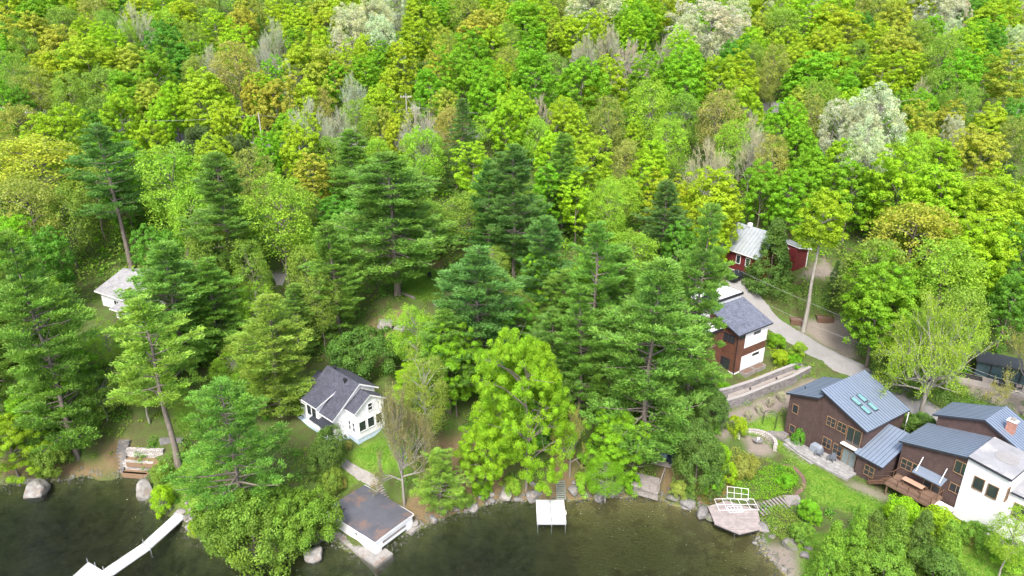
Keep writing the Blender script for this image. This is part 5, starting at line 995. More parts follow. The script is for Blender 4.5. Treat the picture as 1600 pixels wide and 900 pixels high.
def lawn_grass():
    rs = np.random.RandomState(77); C_ = []
    for pg in LAWN:
        xs = [p[0] for p in pg]; ys = [p[1] for p in pg]; n = int((max(xs) - min(xs)) * (max(ys) - min(ys)) * 75); x = rs.uniform(min(xs), max(xs), n); y = rs.uniform(min(ys), max(ys), n); k = inpoly(x, y, pg)
        for a, b_, r in np.array(CLEAR): k &= (x - a) ** 2 + (y - b_) ** 2 > (r * 0.8) ** 2
        C_.append(np.column_stack([x[k], y[k], [gz(a, b_) + 0.05 for a, b_ in zip(x[k], y[k])]]))
    c = np.concatenate(C_); a, b_ = leaves(rs, c, np.tile([0, 0, 1.], (len(c), 1)), 0.13, jit=0.8); pt = 0.5 + 0.3 * np.sin(c[:, 0] * 1.1) * np.sin(c[:, 1] * 0.9 + 1)
    v, q, col = quadmesh(c, a, b_, np.stack([np.clip(pt + rs.normal(0, .2, len(c)), 0, 1), rs.uniform(0, 1, len(c)) * pt * 1.4], 1)); o = bpy_link('grass', np_mesh('grass', v, q, LEAF, {'tint': col}), kind='stuff', label='short mown grass of the lawns by the lake', cat='grass'); o.color = (0.10, 0.23, 0.02, 1)
lawn_grass()

# ------------------------------------------------------------------ rocks
ORD = ['first', 'second', 'third', 'fourth', 'fifth', 'sixth', 'seventh', 'eighth', 'ninth', 'tenth', 'eleventh', 'twelfth', 'thirteenth', 'fourteenth', 'fifteenth', 'sixteenth', 'seventeenth', 'eighteenth', 'nineteenth', 'twentieth'] + ['twenty-' + q for q in ('first', 'second', 'third', 'fourth', 'fifth', 'sixth', 'seventh', 'eighth', 'ninth')]
def rock_mesh(seed, mat, sub=3):
    import bmesh
    bm = bmesh.new(); bmesh.ops.create_icosphere(bm, subdivisions=sub, radius=1.0); rs = random.Random(seed)
    cuts = [(Vector((rs.gauss(0, 1), rs.gauss(0, 1), rs.gauss(0, 0.8))).normalized(), rs.uniform(0.55, 0.88)) for _ in range(9)]
    for v in bm.verts:
        for n_, d_ in cuts:
            k = v.co.dot(n_) - d_
            if k > 0: v.co -= n_ * k * 0.9
        v.co += v.co.normalized() * 0.10 * noise.noise(v.co * 2.2 + Vector((seed, 0, 0)))
    me = bpy.data.meshes.new('boulder'); bm.to_mesh(me); bm.free(); me.materials.append(mat); return me
def ordw(k): return ORD[k] if k < len(ORD) else 'number %d' % (k + 1)
RIPS = []
LASTROCK = [None]
ROCKS = {k: [rock_mesh(s_ + 10 * i, m_) for s_ in range(4)] for i, (k, m_) in enumerate((('g', GREYSTONE), ('p', PALESTONE), ('m', MOSSY)))}
def rock(x, y, z, sx, sy, sz, kind='g', label=None, group=None, seed=0, rz=None):
    r_ = random.Random(int(x * 97 + y * 31 + seed)); o = bpy.data.objects.new('boulder', ROCKS[kind][r_.randrange(4)]); COL.objects.link(o)
    o.location = (x, y, z); o.scale = (sx, sy, sz); o.rotation_euler = (r_.uniform(-.2, .2), r_.uniform(-.2, .2), r_.uniform(0, 6.28) if rz is None else rz); LASTROCK[0] = o; return tag(o, label, 'boulder', group)
def rock_px(px, py, w_, h_, kind, label, zc=0.1): x, y = at(px, py, zc); s_ = depth(x, y, zc) / FPX; return rock(x, y, zc, w_ * s_ / 2, w_ * s_ / 2 * 0.85, h_ * s_ / 2 * 1.1, kind, label, rz=0.3)
rock_px(57, 768, 42, 36, 'p', 'large pale boulder standing in the water near the left shore')
rock_px(227, 771, 34, 44, 'p', 'white boulder at the shore corner below the leaning pine', 0.5)
rock_px(492, 866, 38, 24, 'p', 'flat boulder in the water left of the boathouse ledge')
rock_px(739, 793, 23, 16, 'p', 'pale rounded boulder on the shore left of the maple')
rock_px(602, 508, 34, 16, 'p', 'pale rock outcrop on the slope below the clearing', 11.2)
rock_px(626, 512, 26, 14, 'p', 'smaller pale rock beside the outcrop on the slope', 11.0)
rock_px(1075, 785, 30, 18, 'g', 'long grey slab boulder beside the timber platform', 0.4)
def riprap(pts, step, s0, s1, kinds, label, group, rows=1, inset=0.3, seed=0):
    mine = []; r_ = random.Random(seed + 5); ws = [Vector((*at(x, y, 0.1), 0)) for x, y in pts]
    for a, b_ in zip(ws[:-1], ws[1:]):
        ln = (b_ - a).length; n = max(1, int(ln / step)); d_ = (b_ - a).normalized(); nn_ = Vector((-d_.y, d_.x, 0))
        for i in range(n):
            for rw in range(rows):
                p = a + d_ * (ln * (i + r_.uniform(0.2, 0.8)) / n) + nn_ * (inset + rw * step * 0.75 + r_.uniform(-.2, .2)); s_ = s0 * 0.75 + (s1 * 1.2 - s0 * 0.75) * r_.random() ** 1.6
                rock(p.x, p.y, max(0.02, gz(p.x, p.y)) + s_ * r_.uniform(-0.25, 0.25), s_ * r_.uniform(0.9, 1.4), s_ * r_.uniform(0.8, 1.1), s_ * r_.uniform(0.6, 0.85), r_.choice(kinds), label, group, i); mine.append(bpy.data.objects[-1] if False else LASTROCK[0])
    mine.sort(key=lambda o: o.location.x)
    RIPS.append((mine, label))

riprap([(30, 758), (102, 749), (147, 740)], 1.6, 0.3, 0.6, 'gm', 'mossy grey boulder under the bank on the left shore', 'left shore boulders')
riprap([(249, 793), (284, 807), (291, 829), (309, 845)], 1.0, 0.3, 0.6, 'pg', 'pale jagged boulder edging the lawn near the long dock', 'lawn edge boulders', 2)
riprap([(644, 830), (667, 818), (711, 802), (738, 797), (778, 784)], 0.95, 0.25, 0.5, 'gp', 'small grey boulder between boathouse and maple', 'boathouse shore boulders', 2)
riprap([(778, 784), (800, 781), (838, 780)], 1.25, 0.6, 0.85, 'gp', 'large shore boulder left of the small dock', 'small dock boulders', 2)
riprap([(888, 778), (905, 776), (944, 778), (983, 774)], 1.25, 0.5, 0.8, 'g', 'large grey shore boulder right of the small dock', 'right dock boulders', 2)
riprap([(1035, 780), (1061, 789), (1100, 806), (1112, 813)], 1.15, 0.5, 0.85, 'gm', 'dark grey boulder between timber platform and hexagonal deck', 'bay boulders', 2)
riprap([(1178, 822), (1195, 836), (1215, 850), (1240, 872), (1256, 890)], 1.2, 0.45, 0.8, 'mg', 'dark mossy boulder above the small beach', 'beach boulders', 2)
riprap([(1172, 843), (1190, 862), (1214, 880), (1228, 896)], 0.9, 0.15, 0.28, 'p', 'small pale stone at the beach waterline', 'beach stones', 1, 0.1)

def shore_gravel():
    import bmesh
    bm = bmesh.new(); bmesh.ops.create_icosphere(bm, subdivisions=1, radius=1.0); bv = np.array([v.co[:] for v in bm.verts]); bf = np.array([[v.index for v in f.verts] for f in bm.faces]); bm.free()
    rs = np.random.RandomState(9); V, F = [], []; n = 0
    ws = [np.array(at(*p, 0.1)) for p in SHORE[1:-1]]
    for a, b_ in zip(ws[:-1], ws[1:]):
        ln = np.linalg.norm(b_ - a); d_ = (b_ - a) / max(ln, .01); nr = np.array([-d_[1], d_[0]])
        for _ in range(int(ln * 22)):
            p = a + d_ * rs.uniform(0, ln) + nr * rs.normal(0.15, 0.55); z = gz(*p)
            if z > 0.7 or z < -0.5: continue
            sc_ = rs.uniform(0.05, 0.2) * rs.uniform(0.7, 1.3, 3) * [1, 1, 0.7]; an = rs.uniform(0, 6.28); ro = np.array([[math.cos(an), -math.sin(an), 0], [math.sin(an), math.cos(an), 0], [0, 0, 1]])
            V.append((bv * (1 + rs.uniform(-.18, .18, (len(bv), 1))) * sc_) @ ro.T + [p[0], p[1], z + 0.02]); F.append(bf + n); n += len(bv)
    bpy_link('shore_gravel', np_mesh('shore_gravel', np.concatenate(V), np.concatenate(F), MOSSY), kind='stuff', label='small wet stones scattered along the waterline', cat='gravel')
shore_gravel()

# ------------------------------------------------------------------ docks
# small dock ("quai")
dx0, dy0 = at(839, 817, 0.55); dx1, dy1 = at(885, 817, 0.55); _, dyb = at(862, 781, 0.55)
DKO = empty('small_dock', ((dx0 + dx1) / 2, (dy0 + dyb) / 2, 0.0), 0, 'small square white two-panel dock on the shore in the middle', 'dock')
hw, hl = (dx1 - dx0) / 2, (dyb - dy0) / 2
WD = bricks('white_deck_boards', (0.50, 0.51, 0.52), (0.44, 0.45, 0.46), (0.22, 0.22, 0.23), 9.0, 0.3, 0.5, 0.022, 0.0)
for s_ in (-1, 1):
    x0, x1 = sorted((s_ * 0.025, s_ * hw)); MB().box(x0, x1, -hl, hl, 0.45, 0.56).build('panel', WD, DKO)
fm = MB(); fm.box(-hw, hw, -hl + 0.02, -hl + 0.08, 0.25, 0.445); fm.box(-hw, -hw + 0.06, -hl + 0.09, hl, 0.25, 0.445); fm.box(hw - 0.06, hw, -hl + 0.09, hl, 0.25, 0.445); fm.build('frame', GALVROOF, DKO)
for x_ in (-hw + 0.1, 0.0, hw - 0.1):
    for y_ in (-hl - 0.04, hl - 0.3): MB().tube((x_, y_, -0.9), (x_, y_, 0.75 if y_ < 0 else 0.4), 0.04).build('leg', GALVROOF, DKO)
MB().box(hw, hw + 0.12, -0.5, 0.1, 0.42, 0.55).build('cleat', WHITEM, DKO)
# ladder steps to the dock
a_ = Vector((*at(877, 781, 0.56), 0.56)); b_ = Vector(hit(876, 752)); b_.z += 0.15; d = b_ - a_; lad = MB(); GW = plain('green_grey_wood', (0.20, 0.22, 0.19), (0.13, 0.15, 0.13), 0.8, 4)
for s_ in (-0.52, 0.52): lad.bar(a_ + Vector((s_, 0, -0.05)), b_ + Vector((s_, 0, -0.05)), 0.06, 0.16)
for i in range(9): p = a_.lerp(b_, (i + 0.5) / 9); lad.box(p.x - 0.5, p.x + 0.5, p.y - 0.11, p.y + 0.11, p.z - 0.02, p.z + 0.03)
lad.build('dock_steps', GW, label='green-grey wooden steps leading up from the small white dock', cat='steps')
# long dock at the left
LD = empty('long_dock', (0, 0, 0), 0, 'long narrow white gangway dock leading to a platform at the bottom left', 'dock')
def plank(c4, h, name, mat=WD, th=0.14): 
    q = [(*at(x, y, h), h) for x, y in c4]; m_ = MB(); m_.slab(q, th); return m_.build(name, mat, LD)
plank([(275, 801), (290, 807), (236, 856), (223, 848)], 0.5, 'gangway'); plank([(222.5, 849), (235.5, 857), (175, 899), (160, 891)], 0.49, 'gangway'); plank([(138, 878), (174, 900), (120, 960), (75, 935)], 0.5, 'platform')
for px_, py_ in ((137, 878), (149, 884), (162, 891), (224, 848), (235, 858)):
    x_, y_ = at(px_, py_, 0.5); MB().tube((x_, y_, -0.7), (x_, y_, 1.0), 0.035).build('post', GALVROOF, LD)
# terraces of stone at the left
TE = empty('stone_terraces', hit(230, 720), 0, 'pale stone terrace walls with leaf-covered steps between the pines at the shore', 'terrace')
TE_l = TE.location.copy()
STW = bricks('stacked_pale_stone', (0.46, 0.44, 0.42), (0.28, 0.265, 0.25), (0.12, 0.10, 0.09), 0.5, 0.22, 0.9, 0.03)
def twall(x0, y0, x1, y1, h0, hh, name='terrace_wall', mat=STW, th=0.45):
    p = Vector((*at(x0, y0, h0), h0)) - TE_l; q = Vector((*at(x1, y1, h0), h0)) - TE_l; d_ = (q - p); d_.z = 0; d_.normalize(); s_ = Vector((-d_.y, d_.x, 0)) * th; u = Vector((0, 0, hh)); dn = Vector((0, 0, -0.8))
    MB().hexa([p + dn, q + dn, q + s_ + dn, p + s_ + dn], [p + u, q + u, q + s_ + u, p + s_ + u]).build(name, mat, TE)
    return p + u, q + u, s_
twall(191, 742, 229, 745, 0.15, 0.35, 'timber_edge', GREYWOOD, 0.3)
P1 = twall(193, 729, 240, 732, 0.9, 0.75); P2 = twall(199, 712, 256, 714, 1.8, 1.0); P3 = twall(250, 694, 286, 694, 2.9, 0.7, mat=GREYSTONE)
LEAFLIT = plain('leaf_litter', (0.21, 0.125, 0.078), (0.13, 0.10, 0.06), 0.95, 4, bstr=0.6)
def floor_(x0, y0, x1, y1, x2, y2, x3, y3, h): q = [Vector((*at(a, b_, h), h)) - TE_l for a, b_ in ((x0, y0), (x1, y1), (x2, y2), (x3, y3))]; MB().slab([tuple(p) for p in q], 0.5).build('leafy_ledge', LEAFLIT, TE)
floor_(191, 741, 229, 744, 240, 731, 193, 728, 0.5); floor_(197, 724, 245, 727, 256, 714, 199, 712, 1.62)
stp = MB()
for i in range(9):
    h_ = 0.6 + i * 0.33; x_, y_ = at(187 + i * 1.2, 735 - i * 5.8, h_); p = Vector((x_, y_, h_)) - TE_l; stp.box(p.x - 0.9, p.x + 0.5, p.y - 0.2, p.y + 0.25, p.z - 0.5, p.z)
stp.build('steps', GREYSTONE, TE)

# ---- weathered timber platform
z_ = 1.45
TP = empty('timber_platform', (*at(1010, 762, z_), z_), 0, 'weathered grey timber platform with benches at the shore', 'platform'); tl = TP.location.copy()
L_ = lambda x, y, h: tuple(Vector((*at(x, y, h), h)) - tl)
TB = bricks('weathered_boards', (0.25, 0.23, 0.22), (0.19, 0.172, 0.165), (0.22, 0.19, 0.18), 9.0, 0.15, 0.85, 0.014, 0.0)
MB().slab([L_(985, 758, z_), L_(1028, 771, z_), L_(1031, 747, z_), L_(991, 737, z_)], 0.15).build('lower_floor', TB, TP)
MB().slab([L_(986.5, 758.5, z_ - 0.16), L_(1027, 770.5, z_ - 0.16), L_(1029.5, 748, z_ - 0.16), L_(992, 738, z_ - 0.16)], 1.1).build('skirt_boards', GREYWOOD, TP)
for q_ in ((987, 757), (1001, 761.5), (1015, 766), (1027, 769)):
    p_ = L_(*q_, z_); MB().box(p_[0] - .05, p_[0] + .05, p_[1] - .05, p_[1] + .05, 0.003, 0.95).build('rail_post', GREYWOOD, TP)
MB().bar(L_(987, 757, z_ + .98), L_(1027, 769, z_ + .98), .1, .06).build('handrail', GREYWOOD, TP)
MB().slab([L_(992, 736, 1.3), L_(1005, 739, 1.3), L_(1008, 722, 1.7), L_(997, 718, 1.7)], 0.15).build('walkway', TB, TP)
MB().slab([L_(1018, 723, 1.9), L_(1048, 730, 1.9), L_(1050, 724, 1.9), L_(1020, 712, 1.9)], 0.15).build('upper_floor', TB, TP)
MB().slab([L_(1026, 715, 2.3), L_(1041, 717, 2.3), L_(1056, 697, 2.5), L_(1042, 692, 2.5)], 0.1).build('blue_panel', BLUEFND, TP)
for p0, p1 in (((996, 768), (1013, 773)), ((1014, 773), (1028, 777))):
    bq = MB(); a = Vector(L_(*p0, 0.9)); b_ = Vector(L_(*p1, 0.9)); o_ = Vector((0.1, 0.45, 0)); up = Vector((0, 0, 0.42)); bq.hexa([a, b_, b_ + o_, a + o_], [a + Vector((0, 0, .06)), b_ + Vector((0, 0, .06)), b_ + o_ + Vector((0, 0, .06)), a + o_ + Vector((0, 0, .06))])
    bq.hexa([a, b_, b_ + Vector((0, .05, 0)), a + Vector((0, .05, 0))], [q + Vector((0, 0, -0.5)) for q in (a, b_, b_ + Vector((0, .05, 0)), a + Vector((0, .05, 0)))]); bq.build('bench', GREYWOOD, TP)
sc = MB(); a = Vector(L_(1029, 770, z_)); b_ = Vector(L_(1038, 744, z_)); up = Vector((0, 0, 1.25)); n_ = 5
sc.bar(a, a + up, 0.09, 0.09); sc.bar(b_, b_ + up, 0.09, 0.09); sc.bar(a + up, b_ + up, 0.1, 0.06); sc.bar(a + up * 0.12, b_ + up * 0.12, 0.06, 0.06); sco = sc.build('side_screen', GREYWOOD, TP)
sc = MB(); sc.hexa([a + up * .25, a + up * .25 + Vector((.03, 0, 0)), b_ + up * .25 + Vector((.03, 0, 0)), b_ + up * .25], [a + up * .9, a + up * .9 + Vector((.03, 0, 0)), b_ + up * .9 + Vector((.03, 0, 0)), b_ + up * .9]); sc.build('screen_panel', GLASS, sco)
x_, y_ = at(1049, 719, 2.2); MB().box(-.45, .45, -.35, .35, -0.3, 0.75).box(-.5, .5, -.4, .4, .75, .83).build('storage_box', plain('dark_blue_plastic', (0.03, 0.045, 0.08), None, 0.5, 2, bstr=0), loc=(x_, y_, 2.0), rz=0.4, label='dark blue storage box on the upper timber platform', cat='box')
CLEAR += [(*at(1010, 750, 1), 3)]

# ---- hexagonal deck with white frames and dock stairs
z_ = 0.75
HD = empty('hexagonal_deck', (*at(1150, 800, z_), z_), 0, 'angular pinkish grey wooden deck over the water in the right bay', 'deck'); hl_ = HD.location.copy()
H_ = lambda x, y, h: tuple(Vector((*at(x, y, h), h)) - hl_)
PB = bricks('pinkish_boards', (0.265, 0.235, 0.225), (0.20, 0.175, 0.17), (0.25, 0.21, 0.2), 9.0, 0.15, 0.85, 0.014, 0.0)
hx = [H_(*p, z_)[:2] for p in ((1106, 791), (1117, 818), (1156, 834), (1190, 826), (1184, 796), (1135, 782))]
MB().prism(hx, -0.14, 0.0).build('floor', PB, HD); MB().prism([(p[0] * 0.985, p[1] * 0.985) for p in hx], -0.34, -0.145).build('skirt', DARKTRIM, HD)
for p in ((1112, 805), (1150, 829), (1180, 825)): q = H_(*p, z_); MB().tube((q[0], q[1] + 0.25, -1.8), (q[0], q[1] + 0.25, -0.3), 0.08).build('leg', GREYWOOD, HD)
def wframe(c4, nx_, label, rails=1):
    q = [Vector((*at(x, y, h), h)) for x, y, h in c4]; m_ = MB(); r = 0.026
    for i in range(4): m_.tube(q[i], q[(i + 1) % 4], r, n=6)
    for i in range(1, nx_): m_.tube(q[0].lerp(q[1], i / nx_), q[3].lerp(q[2], i / nx_), r * .8, n=6)
    for j in range(1, rails + 1): k = j / (rails + 1); m_.tube(q[0].lerp(q[3], k), q[1].lerp(q[2], k), r * .8, n=6)
    return m_.build('metal_dock_frame', WHITEM, label=label, cat='dock frame', group='white metal dock frames')
wframe([(1136, 778, 1.0), (1169, 782, 1.0), (1169.5, 764, 1.9), (1136.5, 760, 1.9)], 3, 'upright white metal grid standing at the back of the hexagonal deck')
wframe([(1124, 797.5, 0.95), (1186, 796.5, 0.95), (1177, 779.5, 1.5), (1116, 779.5, 1.5)], 5, 'long tilted white dock frame lying across the hexagonal deck')
wframe([(1140, 801, 0.82), (1162, 799.5, 0.82), (1156, 791, 1.05), (1136, 791.5, 1.05)], 4, 'short white slatted frame on the hexagonal deck floor')
sx = MB(); N_ = 9
for i in range(N_):
    k = i / (N_ - 1); px_ = 1186 + (1226 - 1186) * k; py_ = 797 + (784 - 797) * k; h_ = 0.85 + 1.15 * k; x_, y_ = at(px_, py_, h_)
    sx.hexa(*[[(x_ + a, y_ + b_, z__) for a, b_ in ((-.13 - .3, .95), (-.13 + .3, -.95), (.13 + .3, -.9), (.13 - .3, 1.0))] for z__ in (h_ - 0.06, h_)])
sxo = sx.build('dock_stairs', GREYWOOD, label='wide grey wooden stairs climbing from the hexagonal deck to the lawn', cat='stairs')
x_, y_ = at(1239, 781, 2.05); MB().box(-0.95, 0.95, -0.8, 0.8, -0.25, 0.0).build('landing', GREYWOOD, sxo, loc=(x_, y_, 2.08))
def post_lamp(px_, py_, label, h=1.1):
    x_, y_, z__ = hit(px_, py_); o = empty('garden_lamp', (x_, y_, z__), 0, label, 'lamp', 'garden lamps'); MB().tube((0, 0, -.2), (0, 0, h), 0.05).build('post', BLACKM, o); MB().tube((0, 0, h), (0, 0, h + .18), 0.1, 0.14).tube((0, 0, h + .18), (0, 0, h + .24), 0.16, 0.05).build('head', BLACKM, o)
post_lamp(1250, 795, 'black garden lamp on the landing of the dock stairs')
post_lamp(1120, 812, 'short black lamp at the left corner of the hexagonal deck', 0.6)
# firepit
x_, y_, z_ = hit(1182, 692); FP = MB(); n_ = 14; r0, r1 = 2.1, 2.55
for i in range(n_):
    a, b_ = math.radians(-20 + 200 * i / n_), math.radians(-20 + 200 * (i + 1) / n_); c4 = [(r0 * math.cos(a), r0 * math.sin(a)), (r1 * math.cos(a), r1 * math.sin(a)), (r1 * math.cos(b_), r1 * math.sin(b_)), (r0 * math.cos(b_), r0 * math.sin(b_))]
    FP.hexa([(*p, -0.4) for p in c4], [(*p, 0.55) for p in c4])
FP.build('curved_stone_wall', STW, loc=(x_, y_, z_), rz=-0.2, label='curved pale stone seat wall around the fire bowl', cat='wall')
fb = empty('fire_bowl', (x_ + 0.1, y_ - 0.1, z_), 0, 'round grey fire bowl inside the curved stone wall', 'fire pit')
MB().tube((0, 0, -0.1), (0, 0, 0.25), 0.35, 0.3, 16).tube((0, 0, 0.25), (0, 0, 0.5), 0.4, 0.62, 16).build('bowl', GREYSTONE, fb); MB().tube((-.1, 0, .5), (-.05, 0, .95), 0.06).tube((.15, .1, .5), (.2, .05, .9), 0.06).build('spout', WHITE, fb)
CLEAR += [(x_, y_, 3.2)]; FPC = (x_, y_)
# arch trellis
x_, y_, z_ = hit(1200, 668); ar = MB()
for s_ in (-0.85, 0.85):
    for t_ in (0, 0.4): ar.tube((s_, t_, -.2), (s_, t_, 1.9), 0.03, n=6)
    for k in range(5): ar.tube((s_, 0, 0.3 + k * .35), (s_, 0.4, 0.3 + k * .35), 0.02, n=5)
for t_ in (0, 0.4):
    pp = [(0.85 * math.cos(a), t_, 1.9 + 0.45 * math.sin(a)) for a in np.linspace(0, math.pi, 9)]
    for p, q in zip(pp[:-1], pp[1:]): ar.tube(p, q, 0.03, n=6)
ar.build('garden_arch', BLACKM, loc=(x_, y_, z_), rz=-0.7, label='dark metal garden arch left of the brick house', cat='arch')
x_, y_, z_ = hit(1216, 676); MB().prism([(-1.3, -0.9), (1.0, -1.2), (1.4, 1.1), (-0.9, 1.3)], -.3, 0.08).build('slate_pad', GREYSTONE, loc=(x_, y_, z_), rz=-0.6, label='blue-grey slate pad against the left wall of the brick house', cat='paving')
# retaining walls in two tiers
CAPM = plain('pale_wall_cap', (0.30, 0.285, 0.275), (0.235, 0.225, 0.215), 0.85, 3)
def rwall(pts, h0, h1, label, cap=True):
    o = empty('retaining_wall', (*at(*pts[0], h0), h0), 0, label, 'retaining wall'); l0 = o.location.copy(); ws = [Vector((*at(x, y, h1), h1)) - l0 for x, y in pts]; m_ = MB(); c_ = MB(); n = len(ws)
    nrm = []
    for i in range(n): d_ = ws[min(i + 1, n - 1)] - ws[max(i - 1, 0)]; d_.z = 0; d_.normalize(); nrm.append(Vector((-d_.y, d_.x, 0)) * 0.4)
    for i in range(n - 1):
        p, q, a, b_ = ws[i], ws[i + 1], nrm[i], nrm[i + 1]; m_.hexa([p + Vector((0, 0, -h1 + h0 - 1)), q + Vector((0, 0, -h1 + h0 - 1)), q + b_ + Vector((0, 0, -h1 + h0 - 1)), p + a + Vector((0, 0, -h1 + h0 - 1))], [p + Vector((0, 0, -.1)), q + Vector((0, 0, -.1)), q + b_ + Vector((0, 0, -.1)), p + a + Vector((0, 0, -.1))])
        e = a * 0.12; e2 = b_ * 0.12; c_.hexa([p - e + Vector((0, 0, -.098)), q - e2 + Vector((0, 0, -.098)), q + b_ + e2 + Vector((0, 0, -.098)), p + a + e + Vector((0, 0, -.098))], [p - e, q - e2, q + b_ + e2, p + a + e])
    m_.build('block_wall', STONEBLK, o); c_.build('cap', CAPM, o); return o
rwall([(1119, 623), (1136, 626), (1160, 619), (1200, 603), (1240, 588), (1268, 573)], 3.6, 5.6, 'lower tier of the grey stone block retaining wall beside the gravel strip')
rwall([(1117, 606), (1124, 610), (1140, 607), (1180, 594), (1220, 578), (1252, 566)], 5.2, 6.4, 'upper tier of the stone retaining wall below the brown and white house')
for i, (px_, py_) in enumerate(((1172, 608), (1213, 592), (1257, 571))):
    x_, y_ = at(px_, py_, 5.6); MB().tube((0, 0, -.1), (0, 0, .22), 0.09, 0.11, 10).tube((0, 0, .22), (0, 0, .3), 0.16, 0.1, 10).build('wall_lamp', BLACKM, loc=(x_, y_, 5.56), label='%s small black lamp on the terrace between the two retaining walls' % ('leftmost', 'middle', 'rightmost')[i], cat='lamp', group='terrace lamps')
x4 = [(*at(x, y, 5.54), 5.54) for x, y in ((1136, 624), (1262, 574), (1250, 567), (1140, 608))]; MB().slab(x4, 0.3).build('terrace_gravel', PALEGRAVEL, kind='structure')
# planters at the brown house
for i, v_ in enumerate((1.1, 3.6)):
    o = BR.wld(Lb + 0.75, v_, 0.0); pb = empty('planter_box', o, BR.a, 'weathered wooden planter against the brown and white house, %s one' % ('left', 'right')[i], 'planter', 'planters of the brown and white house')
    q = MB(); q.box(-.55, .55, 0, .08, -.3, .5); q.box(-.55, .55, 2.2, 2.28, -.3, .5); q.box(-.55, -.47, .08, 2.2, -.3, .5); q.box(.47, .55, .08, 2.2, -.3, .5); q.build('frame', GREYWOOD, pb); MB().box(-.47, .47, .08, 2.2, -.2, .38).build('soil', MULCH, pb)
# raised beds by the tall tree
for i, (px_, py_) in enumerate(((1247, 503), (1288, 500))):
    x_, y_, z_ = hit(px_, py_); pb = empty('raised_bed', (x_, y_, z_), -0.15, 'wooden raised garden bed %s' % ('left of the tall bare trunk', 'right of the tall bare trunk')[i], 'raised bed', 'raised garden beds')
    q = MB(); q.box(-1.3, 1.3, -.75, -.65, -.3, .55); q.box(-1.3, 1.3, .65, .75, -.3, .55); q.box(-1.3, -1.2, -.65, .65, -.3, .55); q.box(1.2, 1.3, -.65, .65, -.3, .55); q.build('frame', CEDARWOOD, pb); MB().box(-1.2, 1.2, -.65, .65, -.2, .42).build('soil', MULCH, pb)
# patio furniture
def chair(u_, v_, rz, label):
    p = A.wld(u_, v_, 0.12); o = empty('adirondack_chair', p, A.a + rz, label, 'chair', 'grey patio armchairs'); g_ = plain('grey_plastic', (0.10, 0.115, 0.14), (0.085, 0.1, 0.12), 0.5, 3, bstr=0)
    s_ = MB()
    for k in range(5): s_.hexa([(-.3, -.35 + k * .13, .40 - k * .035 - .03), (.3, -.35 + k * .13, .40 - k * .035 - .03), (.3, -.24 + k * .13, .37 - k * .035 - .03), (-.3, -.24 + k * .13, .37 - k * .035 - .03)], [(-.3, -.35 + k * .13, .40 - k * .035), (.3, -.35 + k * .13, .40 - k * .035), (.3, -.24 + k * .13, .37 - k * .035), (-.3, -.24 + k * .13, .37 - k * .035)])
    s_.build('seat', g_, o); b_ = MB()
    for k in range(5): x_ = -.3 + k * .125; t_ = .95 - .06 * abs(k - 2); b_.hexa([(x_, .3, .2), (x_ + .11, .3, .2), (x_ + .11, .34, .2), (x_, .34, .2)], [(x_, .55, t_), (x_ + .11, .55, t_), (x_ + .11, .59, t_), (x_, .59, t_)])
    b_.build('backrest', g_, o)
    for s2 in (-1, 1):
        MB().box(min(s2 * .33, s2 * .46), max(s2 * .33, s2 * .46), -.42, .42, .56, .59).build('armrest', g_, o)
        MB().box(min(s2 * .34, s2 * .39), max(s2 * .34, s2 * .39), -.4, -.3, 0, .56).build('leg', g_, o); MB().box(min(s2 * .34, s2 * .39), max(s2 * .34, s2 * .39), .28, .38, 0, .56).build('leg', g_, o)
u1, v1 = A.loc((*at(1280.5, 709, 2.8), 2.8))[:2]; u2, v2 = A.loc((*at(1300, 717, 2.8), 2.8))[:2]
chair(u1, v1 - 0.1, 0.25, 'left grey armchair on the patio, next to the covered grill'); chair(u2, v2 - .1, 0.1, 'right grey armchair on the patio, nearer the glass door')
u3, v3 = A.loc((*at(1276, 698, 3.3), 3.3))[:2]; p = A.wld(u3, v3, 0.12); gr = empty('covered_grill', p, A.a, 'round-shouldered grill under a grey cover at the patio corner', 'grill')
gcov = MB(); gcov.hexa([(-.75, -.35, .05), (.75, -.35, .05), (.75, .35, .05), (-.75, .35, .05)], [(-.7, -.33, .85), (.7, -.33, .85), (.7, .33, .85), (-.7, .33, .85)]); gcov.hexa([(-.7, -.33, .853), (.7, -.33, .853), (.7, .33, .853), (-.7, .33, .853)], [(-.45, -.2, 1.15), (.45, -.2, 1.15), (.45, .2, 1.15), (-.45, .2, 1.15)]); gcov.build('cover', plain('grey_cover', (0.22, 0.25, 0.29), (0.17, 0.19, 0.23), 0.6, 3), gr)
# picnic table and bench on the deck of house B
tb_ = empty('picnic_table', B.wld(2.6, -1.35, 1.27), B.a, 'long wooden table on the brown deck of the brick and white house', 'table')
q = MB()
for k in range(5): q.box(-1.15, 1.15, -.42 + k * .17, -.42 + k * .17 + .155, .72, .76)
q.build('top', plain('light_table_wood', (0.42, 0.27, 0.19), (0.33, 0.2, 0.14), 0.6, 4), tb_)
for s_ in (-1, 1):
    for t_ in (-.3, .3): MB().box(s_ * .95 - .04, s_ * .95 + .04, t_ - .04, t_ + .04, 0, .72).build('leg', CEDARWOOD, tb_)
bn = empty('deck_bench', B.wld(2.8, -0.55, 1.27), B.a, 'narrow wooden bench between table and wall on the brown deck', 'bench'); MB().box(-1.1, 1.1, -.15, .15, .4, .45).build('seat', CEDARWOOD, bn)
for s_ in (-.9, .9): MB().box(s_ - .04, s_ + .04, -.13, .13, 0, .4).build('leg', CEDARWOOD, bn)
p = B.wld(6.1, -1.5, 1.0); tt = empty('hot_tub', (p[0], p[1], 2.6), B.a, 'white-topped box at the right end of the brown deck', 'tub'); MB().box(-.9, .9, -.7, .7, -.6, 1.0).build('shell', GREYWOOD, tt); MB().box(-.95, .95, -.75, .75, 1.0, 1.12).build('cover', WHITE, tt)
